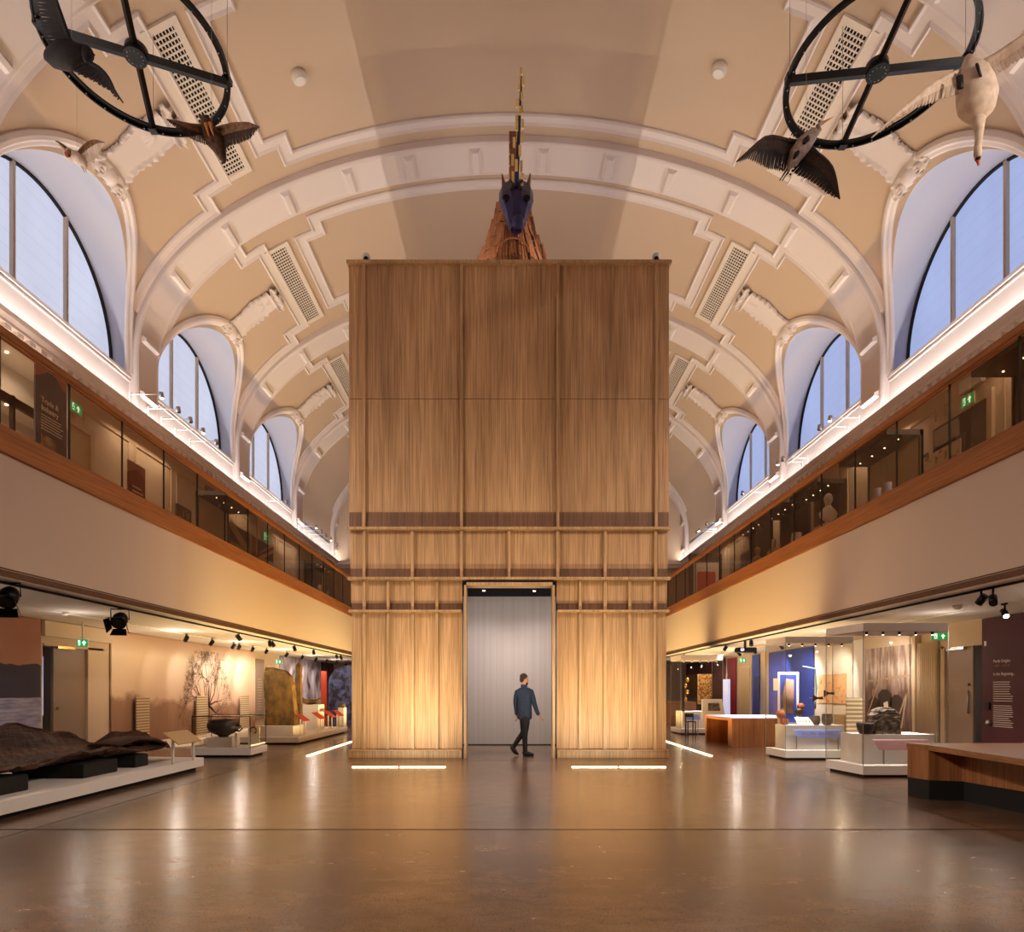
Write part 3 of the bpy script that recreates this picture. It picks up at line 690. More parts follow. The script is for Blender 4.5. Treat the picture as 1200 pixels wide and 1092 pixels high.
# two small cameras on the tower top
for x, lb_ in ((-3.1, 'left'), (3.17, 'right')):
    z = 10.66; t = thing('security_camera', 'small white and black camera on the %s corner of the tower top' % lb_, 'camera', (x, TY+0.1, z), 'cameras on the tower top')
    MB().box(x-0.07, x+0.07, TY+0.03, TY+0.17, z, z+0.04).build('base', 'black', t)
    MB().lathe(x, TY+0.1, [(0.07, z+0.12), (0.085, z+0.16), (0.085, z+0.2), (0.06, z+0.235), (0.01, z+0.245)]).build('housing', 'white', t)
    MB().sphere((x, TY+0.06, z+0.1), (0.055, 0.055, 0.07)).build('lens_ball', 'black_metal', t)

# ------------------------------------------------------------------ unicorn sculpture behind the tower parapet
u = thing('unicorn_sculpture', 'timber unicorn bust with dark blue face and gilded spiral horn rising above the tower', 'sculpture', (0.06, 15.9, 10.66))
sc = []
nk = MB(); ux, uy = 0.08, 16.0
for i in range(15):
    a = PI*(-0.08+1.16*i/14); ca, sa = math.cos(a), math.sin(a)
    def ring(t):
        # t 0 bottom .. 1 throat
        rx = 0.92*(1-t)**1.3+0.30; ry = 0.75*(1-t)+0.28
        return V(ux-ca*rx, uy-sa*ry+0.35-0.55*t, 10.66+2.0*t)
    pts = [ring(k/7) for k in range(8)]
    nk.smooth = False
    for k in range(7):
        a0, a1 = ring(k/7), ring((k+1)/7); d = V(-sa if False else math.sin(a), 0, 0)*0
        w0 = 0.082*(1.45-k/7*0.85); w1 = 0.082*(1.45-(k+1)/7*0.85); tx = V(sa, -ca, 0); nn = V(-ca, -sa, 0.1)*0.035
        sh = 0.03*((i+k) % 2)
        a1 = a0.lerp(a1, 0.9); nk.slab([a0-tx*w0+nn*(1+sh*10), a0+tx*w0, a1+tx*w1*0.92, a1-tx*w1*0.92+nn*(2.2 if (i+k) % 2 else .4)], nn)
nk.build('slatted_neck', 'slat_wood', u)
core = MB(); core.loft([(ux, uy+0.1, 10.66), (ux, uy, 11.4), (ux, uy-0.15, 12.2), (ux, uy-0.2, 12.75)], [(0.78, 0.5), (0.52, 0.4), (0.33, 0.3), (0.26, 0.22)], 14, up=(0, 1, 0)); core.build('neck_core', 'oak_dark', u)
cv = MB()
for i in range(9):
    d = (i-4)/4; cv.loft([(ux+d*.30, 15.2, 10.66), (ux+d*.26, 15.16, 11.2), (ux+d*.17, 15.2, 11.8)], 0.017, 6)
cv.loft([(ux+.34*math.cos(PI*k/12), 15.12, 11.15+.33*math.sin(PI*k/12)) for k in range(13)], 0.024, 6)
cv.build('throat_rods', 'oak_rail', u)
# mane crest standing above the head
mn = MB()
for i in range(14):
    z0 = 12.65+i*0.14; mn.box(ux-0.07-(0.02 if i % 2 else 0), ux+0.10, 16.05, 16.2, z0, z0+0.132)
mn.build('mane_crest', 'slat_wood', u)
# head: faceted long face looking down the hall; sections from poll to muzzle
hd = MB(); hx = 0.15
secs = [(15.75, 13.02, 0.19, 0.12), (15.62, 12.92, 0.33, 0.2), (15.4, 12.66, 0.385, 0.26), (15.22, 12.36, 0.385, 0.27), (15.08, 12.12, 0.34, 0.25), (14.98, 11.85, 0.25, 0.2), (14.92, 11.62, 0.2, 0.16), (14.9, 11.5, 0.13, 0.12)]
hd.loft([(hx, y, z) for y, z, a, b in secs], [(a, b) for y, z, a, b in secs], 10, up=(0, 1, 0.3)); hd.sm = [False]*len(hd.f)
hd.build('face', 'unicorn_blue', u)
MB().loft([(hx+0.035, 14.76, 11.72), (hx+0.035, 14.72, 11.6), (hx+0.035, 14.72, 11.48), (hx+0.035, 14.78, 11.38)], [(0.07, 0.06), (0.12, 0.09), (0.12, 0.09), (0.07, 0.05)], 12, up=(0, 1, 0)).build('nose', 'unicorn_blue', u)
for s_ in (-1, 1):
    MB().sphere((hx+s_*0.23, 14.90, 12.2), (0.085, 0.05, 0.085)).build('eye', 'black_metal', u)
    MB().loft([(hx+s_*0.14, 14.96, 12.27), (hx+s_*0.22, 14.93, 12.3), (hx+s_*0.31, 14.98, 12.22)], 0.022, 6).build('brow', 'bronze_dark', u)
    MB().loft([(hx+s_*0.24, 15.4, 12.62), (hx+s_*0.27, 15.38, 12.82), (hx+s_*0.32, 15.36, 13.08)], [(0.075, 0.05), (0.055, 0.04), (0.008, 0.008)], 8, up=(0, 1, 0)).build('ear', 'slat_wood', u)
    MB().loft([(hx+s_*0.12, 14.98, 12.42), (hx+s_*0.06, 14.92, 12.52), (hx+s_*0.13, 14.96, 12.62)], 0.03, 6).build('horn_collar', 'bronze_dark', u)
hb = V(hx, 15.0, 12.5); ht = V(0.27, 15.0, 15.02); hv = ht-hb
hn = MB(); hn.loft([hb+hv*t for t in (0, 0.25, 0.5, 0.75, 0.93, 1)], [0.05, 0.042, 0.034, 0.026, 0.02, 0.006], 8); hn.build('horn', 'navy', u)
for i in range(22):
    t = i/22; a = i*2.3; c = hb+hv*(t+0.02); r = 0.095*(1-t)+0.03; c2 = c+V(math.cos(a)*r, math.sin(a)*r, 0)
    bx(c2.x-0.03, c2.x+0.03, c2.y-0.02, c2.y+0.02, c2.z, c2.z+0.25*(1-0.45*t)).build('gilded_block', 'gold', u)
MB().loft([ht-hv*0.03, ht+hv*0.012], [0.028, 0.01], 8).build('horn_tip', 'white', u)

# ------------------------------------------------------------------ skinned figures
def skin_obj(name, chains, m, parent, origin, levels=2, smooth_branch=0.3):
    """chains: list of [(point, radius or (rx, ry))...]; a chain starting with an int continues from that vertex"""
    verts, edges, rad = [], [], []
    for ch in chains:
        prev = None
        for it in ch:
            if isinstance(it, int): prev = it; continue
            p, r = it; verts.append(Vector(p)-world_loc(parent) if parent is not None else Vector(p)-Vector(origin)); rad.append(r if hasattr(r, '__len__') else (r, r))
            if prev is not None: edges.append((prev, len(verts)-1))
            prev = len(verts)-1
    me = bpy.data.meshes.new(name); me.from_pydata([tuple(v) for v in verts], edges, []); me.materials.append(MATS[m])
    o = bpy.data.objects.new(name, me); COL.objects.link(o)
    if parent is not None: o.parent = parent
    else: o.location = origin
    md = o.modifiers.new('skin', 'SKIN'); md.use_smooth_shade = True; md.branch_smoothing = smooth_branch
    for i, r in enumerate(rad): me.skin_vertices[0].data[i].radius = r
    for i in range(len(rad)): me.skin_vertices[0].data[i].use_root = (i == 0)
    sb = o.modifiers.new('sub', 'SUBSURF'); sb.levels = levels; sb.render_levels = levels
    return o
PY = 15.06
def P(x, z, y=0.0): return (x, PY+y, z)
person = thing('person', 'person in a dark blue jacket and black trousers walking past the tower doorway', 'person', (0.3, PY, 0))
# pelvis 0, spine 1, chest 2, upper chest 3, neck 4, head base 5, head 6, crown 7
body = [[(P(.335, .93), (.10, .085)), (P(.335, 1.06), (.12, .09)), (P(.335, 1.24), (.155, .105)), (P(.325, 1.42), (.145, .10)), (P(.322, 1.53), .06), (P(.325, 1.60), .062), (P(.33, 1.70), (.088, .10)), (P(.325, 1.79), (.07, .08))],
        [3, (P(.48, 1.43, -.02), .062), (P(.535, 1.20, -.04), .046), (P(.60, 1.0, -.06), .034), (P(.655, .90, -.07), .022), (P(.672, .865, -.07), .03)],
        [3, (P(.17, 1.42, .03), .062), (P(.14, 1.2, .05), .046), (P(.16, .98, .09), .034), (P(.163, .90, .1), .024), (P(.165, .86, .1), .03)],
        [0, (P(.36, .85, -.06), .09), (P(.335, .5, -.05), .058), (P(.345, .14, -.04), .038), (P(.375, .06, -.05), .04), (P(.49, .04, -.07), .035)],
        [0, (P(.31, .85, .06), .09), (P(.315, .52, .07), .058), (P(.09, .21, .09), .038), (P(.085, .14, .09), .035), (P(.17, .045, .1), .032)]]
skin_obj('body', body, 'skin', person, None)
# hands: palm carries five separate fingers
def hand(c, d, side, name='fingers'):
    c = V(*c); d = V(*d).normalized(); q = V(0, 1, 0); s_ = d.cross(q).normalized(); hb_ = MB()
    for i, (o_, ln) in enumerate(((-0.028, .07), (-0.01, .078), (0.009, .074), (0.027, .058))):
        a = c+q*o_; k = s_*side*0.012*(1+i*0.4)
        hb_.loft([a, a+d*ln*0.5+k*0.6, a+d*ln+k*2], [0.0095, 0.009, 0.007], 8)
    a = c-d*0.035-q*0.03*side; hb_.loft([a, a+d*0.03-q*0.02*side, a+d*0.055-q*0.022*side+s_*0.01], [0.012, 0.010, 0.008], 8)
    hb_.build(name, 'skin', person)
hand(P(.683, .85, -.07), (0.35, 0, -1), 1); hand(P(.163, .845, .1), (0.15, 0, -1), -1)
MB().sphere(P(.405, 1.665, -.005), (.022, .016, .02)).build('nose', 'skin', person)
MB().sphere(P(.335, 1.665, -.098), (.02, .012, .03)).build('ear', 'skin', person)
MB().sphere(P(.392, 1.69, -.045), (.012, .014, .008)).build('eye', 'black', person)
MB().sphere(P(.395, 1.628, -.02), (.016, .025, .008)).build('mouth', 'face_rust', person)
MB().sphere(P(.312, 1.75, 0), (.088, .10, .082), 18, 12).sphere(P(.285, 1.69, 0), (.062, .09, .07), 14, 10).build('hair', 'hair', person)
MB().sphere(P(.372, 1.60, 0), (.04, .055, .034)).build('beard', 'hair', person)
sh = [[(P(.335, .78), (.175, .14)), (P(.335, .88), (.18, .14)), (P(.335, 1.06), (.17, .13)), (P(.335, 1.24), (.19, .135)), (P(.325, 1.42), (.19, .13)), (P(.322, 1.54), (.09, .08))],
      [4, (P(.48, 1.43, -.02), .078), (P(.535, 1.20, -.04), .062), (P(.60, 1.0, -.06), .05), (P(.648, .90, -.068), .042)],
      [4, (P(.17, 1.42, .03), .078), (P(.14, 1.2, .05), .066), (P(.16, .98, .09), .052), (P(.165, .885, .1), .044)]]
skin_obj('jacket', sh, 'shirt_blue', person, None)
MB().lathe(.322, PY, [(.072, 1.50), (.076, 1.53), (.07, 1.575), (.064, 1.58)]).build('collar', 'navy', person)
skin_obj('trousers', [[(P(.335, 1.02), (.15, .12)), (P(.335, .84), (.15, .125))], [1, (P(.36, .7, -.06), .09), (P(.335, .5, -.05), .072), (P(.34, .3, -.045), .058), (P(.347, .06, -.04), .055)],
                      [1, (P(.315, .7, .06), .09), (P(.315, .52, .07), .072), (P(.2, .37, .08), .058), (P(.075, .17, .09), .052)]], 'trouser_black', person, None)
s1 = MB(); s1.loft([P(.29, .062, -.04), P(.34, .075, -.045), P(.40, .06, -.055), P(.48, .045, -.065), P(.535, .035, -.075)], [(.035, .05), (.045, .065), (.047, .055), (.045, .04), (.02, .025)], 12); s1.box(.30, .52, PY-.105, PY-.015, 0, .02)
s1.build('shoe', 'shoe_black', person)
s2 = MB(); s2.loft([P(.045, .235, .09), P(.07, .18, .09), P(.105, .11, .095), P(.15, .055, .1), P(.2, .03, .1)], [(.03, .03), (.045, .055), (.046, .05), (.045, .038), (.025, .02)], 12, up=(1, 0, 0)); s2.build('shoe', 'shoe_black', person)

# ------------------------------------------------------------------ hanging rings
def ring(name, label, c, tilt, az, R, spoke, wires):
    c = V(*c); n = V(math.sin(tilt)*math.cos(az), math.sin(tilt)*math.sin(az), math.cos(tilt))
    s1 = V(*spoke); s1 = (s1-n*s1.dot(n)).normalized(); s2 = n.cross(s1)
    t = thing(name, label, 'hanging ring', tuple(c), 'black steel rings hanging from the vault')
    rim = MB(); K = 72; pts = [c+(s1*math.cos(2*PI*k/K)+s2*math.sin(2*PI*k/K))*R for k in range(K)]
    rim.sweep(pts, [n]*K, [(-0.055, -0.02), (-0.055, 0.02), (0.055, 0.02), (0.055, -0.02), (-0.055, -0.02)], True, False)
    rim.sweep(pts, [n]*K, [(0.03, -0.02), (0.03, -0.08), (0.055, -0.08), (0.055, -0.02)], True, False)
    rim.build('rim', 'black_metal', t)
    sp = MB()
    P4 = [c+s1*R, c-s1*R]; d = n*0.03; sp.loft([P4[0]-d*3, P4[1]-d*3], [(0.11, 0.035), (0.11, 0.035)], 4, up=tuple(n)); sp.build('wide_spoke', 'black_metal', t)
    sp = MB(); sp.loft([c+s2*R-d, c-s2*R-d], [(0.06, 0.05), (0.06, 0.05)], 4, up=tuple(n)); sp.build('narrow_spoke', 'black_metal', t)
    hubm = MB(); hubm.loft([c-n*0.14, c+n*0.04], 0.19, 24); hubm.build('hub', 'black_metal', t)
    bo = MB()
    for k in range(12):
        a = 2*PI*k/12; q = c+(s1*math.cos(a)+s2*math.sin(a))*0.13; bo.sphere(q-n*0.145, 0.013, 6, 4)
    for k in range(28):
        a = 2*PI*k/28+0.1; q = c+(s1*math.cos(a)+s2*math.sin(a))*(R+0.0); bo.sphere(q-n*0.085, 0.014, 6, 4)
    bo.build('bolts', 'steel', t)
    for a in wires:
        q = c+(s1*math.cos(a)+s2*math.sin(a))*R; zt = ZC+B*math.sqrt(1-(q.x/A)**2)
        bx(q.x-0.07, q.x+0.07, q.y-0.07, q.y+0.07, q.z-0.09, q.z+0.02).build('bracket', 'black_metal', t)
        MB().loft([q, V(q.x, q.y, zt)], 0.006, 4).build('hanging_wire', 'steel', t)
    return c, n, s1, s2
cL = (-6.56, 12.0, 11.24+1.45); cR = (6.46, 12.0, 10.96+1.45)
hubL = V(*cL); eL = W(262, 86, 12.42); ring('hanging_ring', 'black spoked steel ring hanging over the left side', cL, 0.141, 1.31, 1.49, tuple(eL-hubL), (0, PI/2, PI, -PI/2))
hubR = V(*cR); eR = W(927, 95, 12.1); ring('hanging_ring', 'black spoked steel ring hanging over the right side', cR, 0.115, 1.885, 1.49, tuple(eR-hubR), (0, PI/2, PI, -PI/2))

# ------------------------------------------------------------------ birds
def wing(mb, root_f, lead, tip, trail, root_b, n=26, th=0.012, serr=0.06, seed=1, flip=1, body_mat=0, flight_mat=1, split=0.45):
    """a feathered wing: leading polyline root_f..lead..tip, trailing polyline root_b..trail..tip, both 3D"""
    rnd = random.Random(seed)
    def poly(pts, t):
        L = [0]
        for i in range(1, len(pts)): L.append(L[-1]+(pts[i]-pts[i-1]).length)
        d = t*L[-1]
        for i in range(1, len(pts)):
            if d <= L[i]+1e-9: return pts[i-1].lerp(pts[i], (d-L[i-1])/max(1e-9, L[i]-L[i-1]))
        return pts[-1].copy()
    le = [Vector(p) for p in [root_f]+lead+[tip]]; tr = [Vector(p) for p in [root_b]+trail+[tip]]
    nrm = (le[1]-le[0]).cross(tr[0]-le[0]).normalized()
    for i in range(n):
        t0, t1 = i/n, (i+1)/n
        a0, a1, b0, b1 = poly(le, t0), poly(le, t1), poly(tr, t0), poly(tr, t1)
        m0, m1 = a0.lerp(b0, split), a1.lerp(b1, split); mid = b0.lerp(b1, 0.5); ext = (mid-a0.lerp(a1, .5)).normalized()*serr*(0.6+0.8*rnd.random())*(1 if i < n-2 else 0.2)
        mb.cur = body_mat; mb.slab([a0, a1, m1, m0], nrm*th*1.6)
        lift = nrm*0.006*(i % 2)
        mb.cur = flight_mat; mb.slab([m0+lift, m1+lift, b1.lerp(b0, .12)+lift, mid+ext+lift, b0.lerp(b1, .12)+lift], nrm*th)
    mb.cur = body_mat; mb.loft([poly(le, k/8)+nrm*th for k in range(9)], [0.035*(1-k/9)+0.008 for k in range(9)], 6)
def wpts(Y, pts): return [W(p[0], p[1], Y if len(p) < 3 else p[2]) for p in pts]
def wires(parent, pts):
    for p in pts:
        p = Vector(p); zt = ZC+B*math.sqrt(max(0, 1-(p.x/A)**2)); MB().loft([p, V(p.x, p.y, zt)], 0.003, 4).build('hanging_wire', 'steel', parent)

# heron
Y = 11.6
t = thing('heron', 'mounted grey heron with spread dark wings hanging by the right ring', 'bird', tuple(W(936, 178, Y)))
b = MB(); b.cur = 0
b.loft(wpts(Y, [(923.5, 199), (927, 192), (934, 180), (943, 168), (951, 159), (954, 153)]), [(.03, .03), (.075, .08), (.13, .13), (.135, .14), (.10, .1), (.06, .06)], 12, up=(0, 1, 0))
b.loft(wpts(Y, [(952, 158), (957, 156), (960, 152), (958.5, 148), (961, 145), (965, 143.5)]), [(.06, .06), (.045, .05), (.04, .04), (.034, .034), (.035, .036), (.028, .028)], 10, up=(0, 1, 0))
R_ = wpts(Y, [(937, 168, Y+.1), (923, 166, Y+.1), (908, 161.5, Y-.2), (899, 160.5, Y-.3), (890, 166, Y-.5)]); wing(b, R_[0], R_[1:], W(863, 190, Y-.8), wpts(Y, [(915, 199, Y), (900, 197, Y-.2), (886, 189, Y-.4), (877, 185.5, Y-.5)]), W(927, 199, Y+.05), 30, seed=2, serr=.028, body_mat=1, flight_mat=2)
R_ = wpts(Y, [(951, 173, Y+.1), (958, 180, Y), (967, 186, Y-.2), (974, 194, Y-.35), (979, 205, Y-.5)]); wing(b, R_[0], R_[1:], W(984, 232, Y-.7), wpts(Y, [(934, 203, Y), (948, 209, Y-.2), (961, 217, Y-.4), (970, 225, Y-.55)]), W(929, 199, Y+.05), 30, seed=3, serr=.028, body_mat=1, flight_mat=2)
b.build('body', ['feather_grey', 'feather_dark', 'feather_black'], t)
MB().loft(wpts(Y, [(965, 143.5), (971, 140), (977.5, 136.5)]), [(.02, .022), (.014, .016), .003], 8, up=(0, 1, 0)).build('beak', 'beak_orange', t)
for dx in (0, 3.2): MB().loft(wpts(Y, [(923+dx, 197), (918+dx, 205), (913.5+dx, 211.5)]), [.014, .012, .008], 6, up=(0, 1, 0)).build('leg', 'bronze_dark', t)
p = MB(); p.loft(wpts(Y, [(942, 168, Y-.16), (946, 162.5, Y-.15), (947, 160, Y-.13)]), [(.03, .02), (.05, .02), (.02, .02)], 8, up=(0, 1, 0)); p.loft(wpts(Y, [(930, 186, Y-.14), (934, 179.5, Y-.16), (936, 177, Y-.16)]), [(.02, .02), (.04, .02), (.02, .02)], 8, up=(0, 1, 0)); p.build('shoulder_patch', 'feather_black', t)
wires(t, [W(945, 160, Y+.1)])

# buzzard
Y = 11.2
t = thing('buzzard', 'mounted brown buzzard with open wings hanging by the left ring', 'bird', tuple(W(252, 165, Y)))
b = MB()
b.loft(wpts(Y, [(238, 136), (241, 146), (246, 156), (253, 166), (258, 176), (262, 187), (263, 191)]), [(.04, .03), (.09, .08), (.13, .12), (.145, .13), (.10, .1), (.05, .05), (.015, .015)], 12, up=(0, 1, 0))
b.cur = 1
tl = wpts(Y, [(241, 150), (232, 135), (238, 134), (244.5, 134.5), (247, 150)]); b.slab(tl, V(0, .03, 0))
b.cur = 0
R_ = wpts(Y, [(243, 148, Y+.05), (236, 149.5, Y), (223, 147.5, Y-.2), (208, 143.5, Y-.3)]); wing(b, R_[0], R_[1:], W(195.5, 141, Y-.4), wpts(Y, [(232, 166, Y-.1), (223, 162, Y-.2), (214, 156, Y-.3)]), W(245, 171, Y), 24, serr=.016, seed=4, body_mat=2, flight_mat=1, split=.4)
R_ = wpts(Y, [(251, 152, Y+.05), (262, 148.5, Y), (275, 145, Y-.2), (290, 143.5, Y-.35)]); wing(b, R_[0], R_[1:], W(303, 148, Y-.5), wpts(Y, [(268, 170, Y-.1), (280, 166.5, Y-.2), (293, 161, Y-.35), (298, 154, Y-.4)]), W(260, 178, Y), 24, serr=.016, seed=5, body_mat=2, flight_mat=1, split=.4)
b.build('body', ['feather_brown', 'feather_dark', 'feather_buff'], t)
for x0, y0 in ((244, 156), (249, 155)): MB().loft([W(x0-3, y0-11, Y-.13), W(x0, y0, Y-.16), W(x0+1.5, y0+4, Y-.17)], [.03, .016, .006], 8).build('leg', 'beak_orange', t)
wires(t, [W(248, 152, Y+.1)])

# barn owl
Y = 13.2
t = thing('barn_owl', 'mounted pale barn owl with raised wings hanging above the left window', 'bird', tuple(W(88, 186, Y)))
b = MB()
b.loft(wpts(Y, [(102, 197), (98, 192), (93, 187), (88, 183), (84, 181)]), [(.03, .02), (.07, .06), (.105, .1), (.10, .1), (.08, .08)], 12, up=(0, 1, 0))
b.sphere(W(81.5, 181, Y-.02), (.105, .1, .115), 14, 10)
R_ = wpts(Y, [(92, 179, Y+.05), (97, 172, Y), (103, 167, Y-.05), (111, 164, Y-.1)]); wing(b, R_[0], R_[1:], W(121.5, 166.5, Y-.15), wpts(Y, [(103, 191, Y), (112, 184, Y-.05), (117, 175, Y-.1)]), W(96, 188, Y), 18, serr=.02, seed=6, body_mat=1, flight_mat=2, split=.3)
R_ = wpts(Y, [(78, 176, Y+.05), (73, 171, Y-.1), (69, 168, Y-.2)]); wing(b, R_[0], R_[1:], W(65, 165.5, Y-.3), wpts(Y, [(75, 176, Y-.1), (70, 171, Y-.2)]), W(79, 181, Y), 10, serr=.01, seed=7, body_mat=1, flight_mat=2, split=.3)
b.build('body', ['feather_white', 'feather_buff', 'feather_cream'], t)
MB().sphere(W(79.5, 179.5, Y-.09), (.07, .03, .085), 12, 8).build('face_disc', 'face_rust', t)
MB().sphere(W(81, 182.5, Y-.12), (.02, .02, .025), 8, 6).build('beak', 'black', t)
for q in (0, 2.5): MB().loft(wpts(Y, [(94+q, 192), (97+q, 198), (99+q, 203)]), [.02, .014, .008], 6, up=(0, 1, 0)).build('leg', 'feather_cream', t)
wires(t, [W(90, 180, Y+.1)])

# black bird of the left ring
Y = 10.6
t = thing('black_bird', 'large mounted black bird gliding at the upper left ring', 'bird', tuple(W(84, 64, Y)))
b = MB()
b.loft(wpts(Y, [(55, 63), (62, 66), (74, 65), (86, 64), (95, 63), (101, 62.5)]), [(.10, .06), (.16, .12), (.2, .19), (.19, .18), (.13, .13), (.11, .11)], 12, up=(0, 1, 0))
b.sphere(W(100.5, 63, Y), (.12, .11, .12), 12, 8)
tl = wpts(Y, [(66, 62), (54, 56.5), (53, 66), (59, 74), (69, 77.5), (75, 70)]); b.slab(tl, V(0, .04, 0))
R_ = wpts(Y, [(86, 57, Y), (78, 36, Y-.1), (66, 0, Y-.4)]); wing(b, R_[0], R_[1:], W(48, -62, Y-.8), wpts(Y, [(53, 40, Y-.1), (46, 14, Y-.3), (42, -20, Y-.6)]), W(62, 60, Y), 28, serr=.025, seed=8, body_mat=0, flight_mat=1)
R_ = wpts(Y, [(103, 72, Y), (119, 81, Y-.1), (128, 93, Y-.2), (134, 106, Y-.25)]); wing(b, R_[0], R_[1:], W(143.5, 119, Y-.3), wpts(Y, [(95, 86, Y-.05), (110, 93, Y-.1), (128, 104, Y-.2)]), W(84, 80, Y), 24, serr=.03, seed=9, body_mat=0, flight_mat=1)
b.build('body', ['feather_black', 'feather_black'], t)
MB().loft(wpts(Y, [(104, 63), (108, 63), (111.5, 64.5)]), [(.04, .045), (.025, .035), .006], 8, up=(0, 1, 0)).build('beak', 'black_metal', t)
wires(t, [W(84, 58, Y)])

# swan
Y = 9.2
t = thing('swan', 'mounted white swan flying with neck stretched down at the right ring', 'bird', tuple(W(1143, 100, Y)))
b = MB()
b.loft(wpts(Y, [(1134, 65), (1137, 74), (1140, 86), (1143, 100), (1145, 114), (1144, 128), (1142, 137), (1140, 141)]), [(.03, .03), (.12, .1), (.19, .17), (.235, .21), (.25, .23), (.225, .2), (.14, .12), (.05, .04)], 16, up=(0, 1, 0))
b.loft(wpts(Y, [(1145, 132), (1146.5, 142), (1147.5, 153), (1147, 163), (1146, 172), (1145.5, 180), (1146, 185)]), [(.12, .11), (.085, .08), (.055, .055), (.045, .045), (.045, .045), (.05, .05), (.04, .04)], 12, up=(0, 1, 0))
R_ = wpts(Y, [(1128, 84, Y+.05), (1108, 92, Y), (1090, 102, Y-.1), (1072, 117, Y-.2), (1055, 131, Y-.3)]); wing(b, R_[0], R_[1:], W(1021, 162, Y-.5), wpts(Y, [(1105, 115, Y), (1088, 122, Y-.1), (1070, 127, Y-.2), (1045, 145, Y-.4)]), W(1124, 110, Y), 26, serr=.02, seed=10, body_mat=0, flight_mat=1, split=.5)
R_ = wpts(Y, [(1150, 74, Y+.05), (1165, 66, Y), (1182, 54, Y-.1), (1200, 42, Y-.2)]); wing(b, R_[0], R_[1:], W(1290, 0, Y-.5), wpts(Y, [(1175, 80, Y), (1195, 68, Y-.1), (1230, 48, Y-.3)]), W(1160, 92, Y), 26, serr=.02, seed=11, body_mat=0, flight_mat=1, split=.5)
b.build('body', ['feather_cream', 'feather_white'], t)
MB().loft(wpts(Y, [(1146, 184), (1146.3, 189), (1146.5, 194)]), [(.03, .035), (.028, .02), (.012, .008)], 8, up=(0, 1, 0)).build('bill', 'beak_red', t)
MB().sphere(W(1146, 186, Y), (.034, .04, .035), 8, 6).build('bill_knob', 'black', t)
for q in ((1124.5, 89, 1125.5, 104), (1145, 76, 1149, 89)): MB().loft([W(q[0], q[1], Y-.19), W(q[2], q[3], Y-.22)], [(.045, .02), (.04, .015)], 6).build('foot', 'black', t)
wires(t, [W(1143, 84, Y+.1)])
# ------------------------------------------------------------------ vault fittings
# perforated ventilation grilles
names = {1: 'nearest the camera', 2: 'in the middle bay', 3: 'in the farthest visible bay'}
for side, nm in ((-1, 'left'), (1, 'right')):
    for bi, wh in ((3, 'nearest bay'), (4, 'second bay'), (5, 'third bay')):
        yc = BAYS[bi]+0.12; t = None
        def g(psi, dy, off): return vp(psi if side > 0 else 180-psi, yc+dy, off)[0]
        t = thing('ceiling_vent', 'white perforated vent on the %s slope of the vault, %s' % (nm, wh), 'vent', tuple(g(46.5, 0, 0)), 'ceiling vents')
        bk = MB(); bk.face([g(44.2, -1.9, 0.012), g(48.8, -1.9, 0.012), g(48.8, 1.9, 0.012), g(44.2, 1.9, 0.012)]); bk.build('dark_backing', 'black_matt', t, fix=False)
        fr = MB(); pth = [(44.25, -1.92), (48.75, -1.92), (48.75, 1.92), (44.25, 1.92)]
        q = [(g(p, y, 0), vp(p if side > 0 else 180-p, yc+y)[1]) for p, y in pth]
        fr.sweep([a for a, _ in q], [b for _, b in q], [(-0.07, 0), (-0.07, 0.06), (0.07, 0.06), (0.07, 0)], True); fr.build('frame', 'vent_white', t)
        gr = MB(); NU, NV = 8, 30
        for i in range(NU+1):
            p = 44.5+4.0*i/NU; w = 0.08
            gr.add([g(p-w, -1.86, 0.03), g(p+w, -1.86, 0.03), g(p+w, 1.86, 0.03), g(p-w, 1.86, 0.03), g(p-w, -1.86, 0.045), g(p+w, -1.86, 0.045), g(p+w, 1.86, 0.045), g(p-w, 1.86, 0.045)], [(4,5,6,7),(0,1,5,4),(3,2,6,7),(0,3,7,4),(1,2,6,5)])
        for j in range(NV+1):
            y = -1.84+3.68*j/NV; w = 0.018
            gr.add([g(44.3, y-w, 0.03), g(48.7, y-w, 0.03), g(48.7, y+w, 0.03), g(44.3, y+w, 0.03), g(44.3, y-w, 0.045), g(48.7, y-w, 0.045), g(48.7, y+w, 0.045), g(44.3, y+w, 0.045)], [(4,5,6,7),(0,1,5,4),(1,2,6,5),(2,3,7,6),(3,0,4,7)])
        gr.build('perforated_plate', 'vent_white', t)
# smoke detectors on the crown
for x, y, nm in ((-4.77, 15.4, 'left'), (4.71, 15.24, 'right')):
    psi = math.degrees(math.acos(x/A)); p, n = vp(psi, y); p0 = p
    t = thing('smoke_detector', 'round white detector on the vault crown, %s of the tower' % nm, 'smoke detector', tuple(p), 'vault smoke detectors')
    MB().loft([p, p+n*0.07, p+n*0.15, p+n*0.17], [0.17, 0.17, 0.155, 0.12], 24).build('housing', 'vent_white', t)
    MB().loft([p+n*0.165, p+n*0.18], [0.13, 0.11], 24).build('cap', 'white', t)
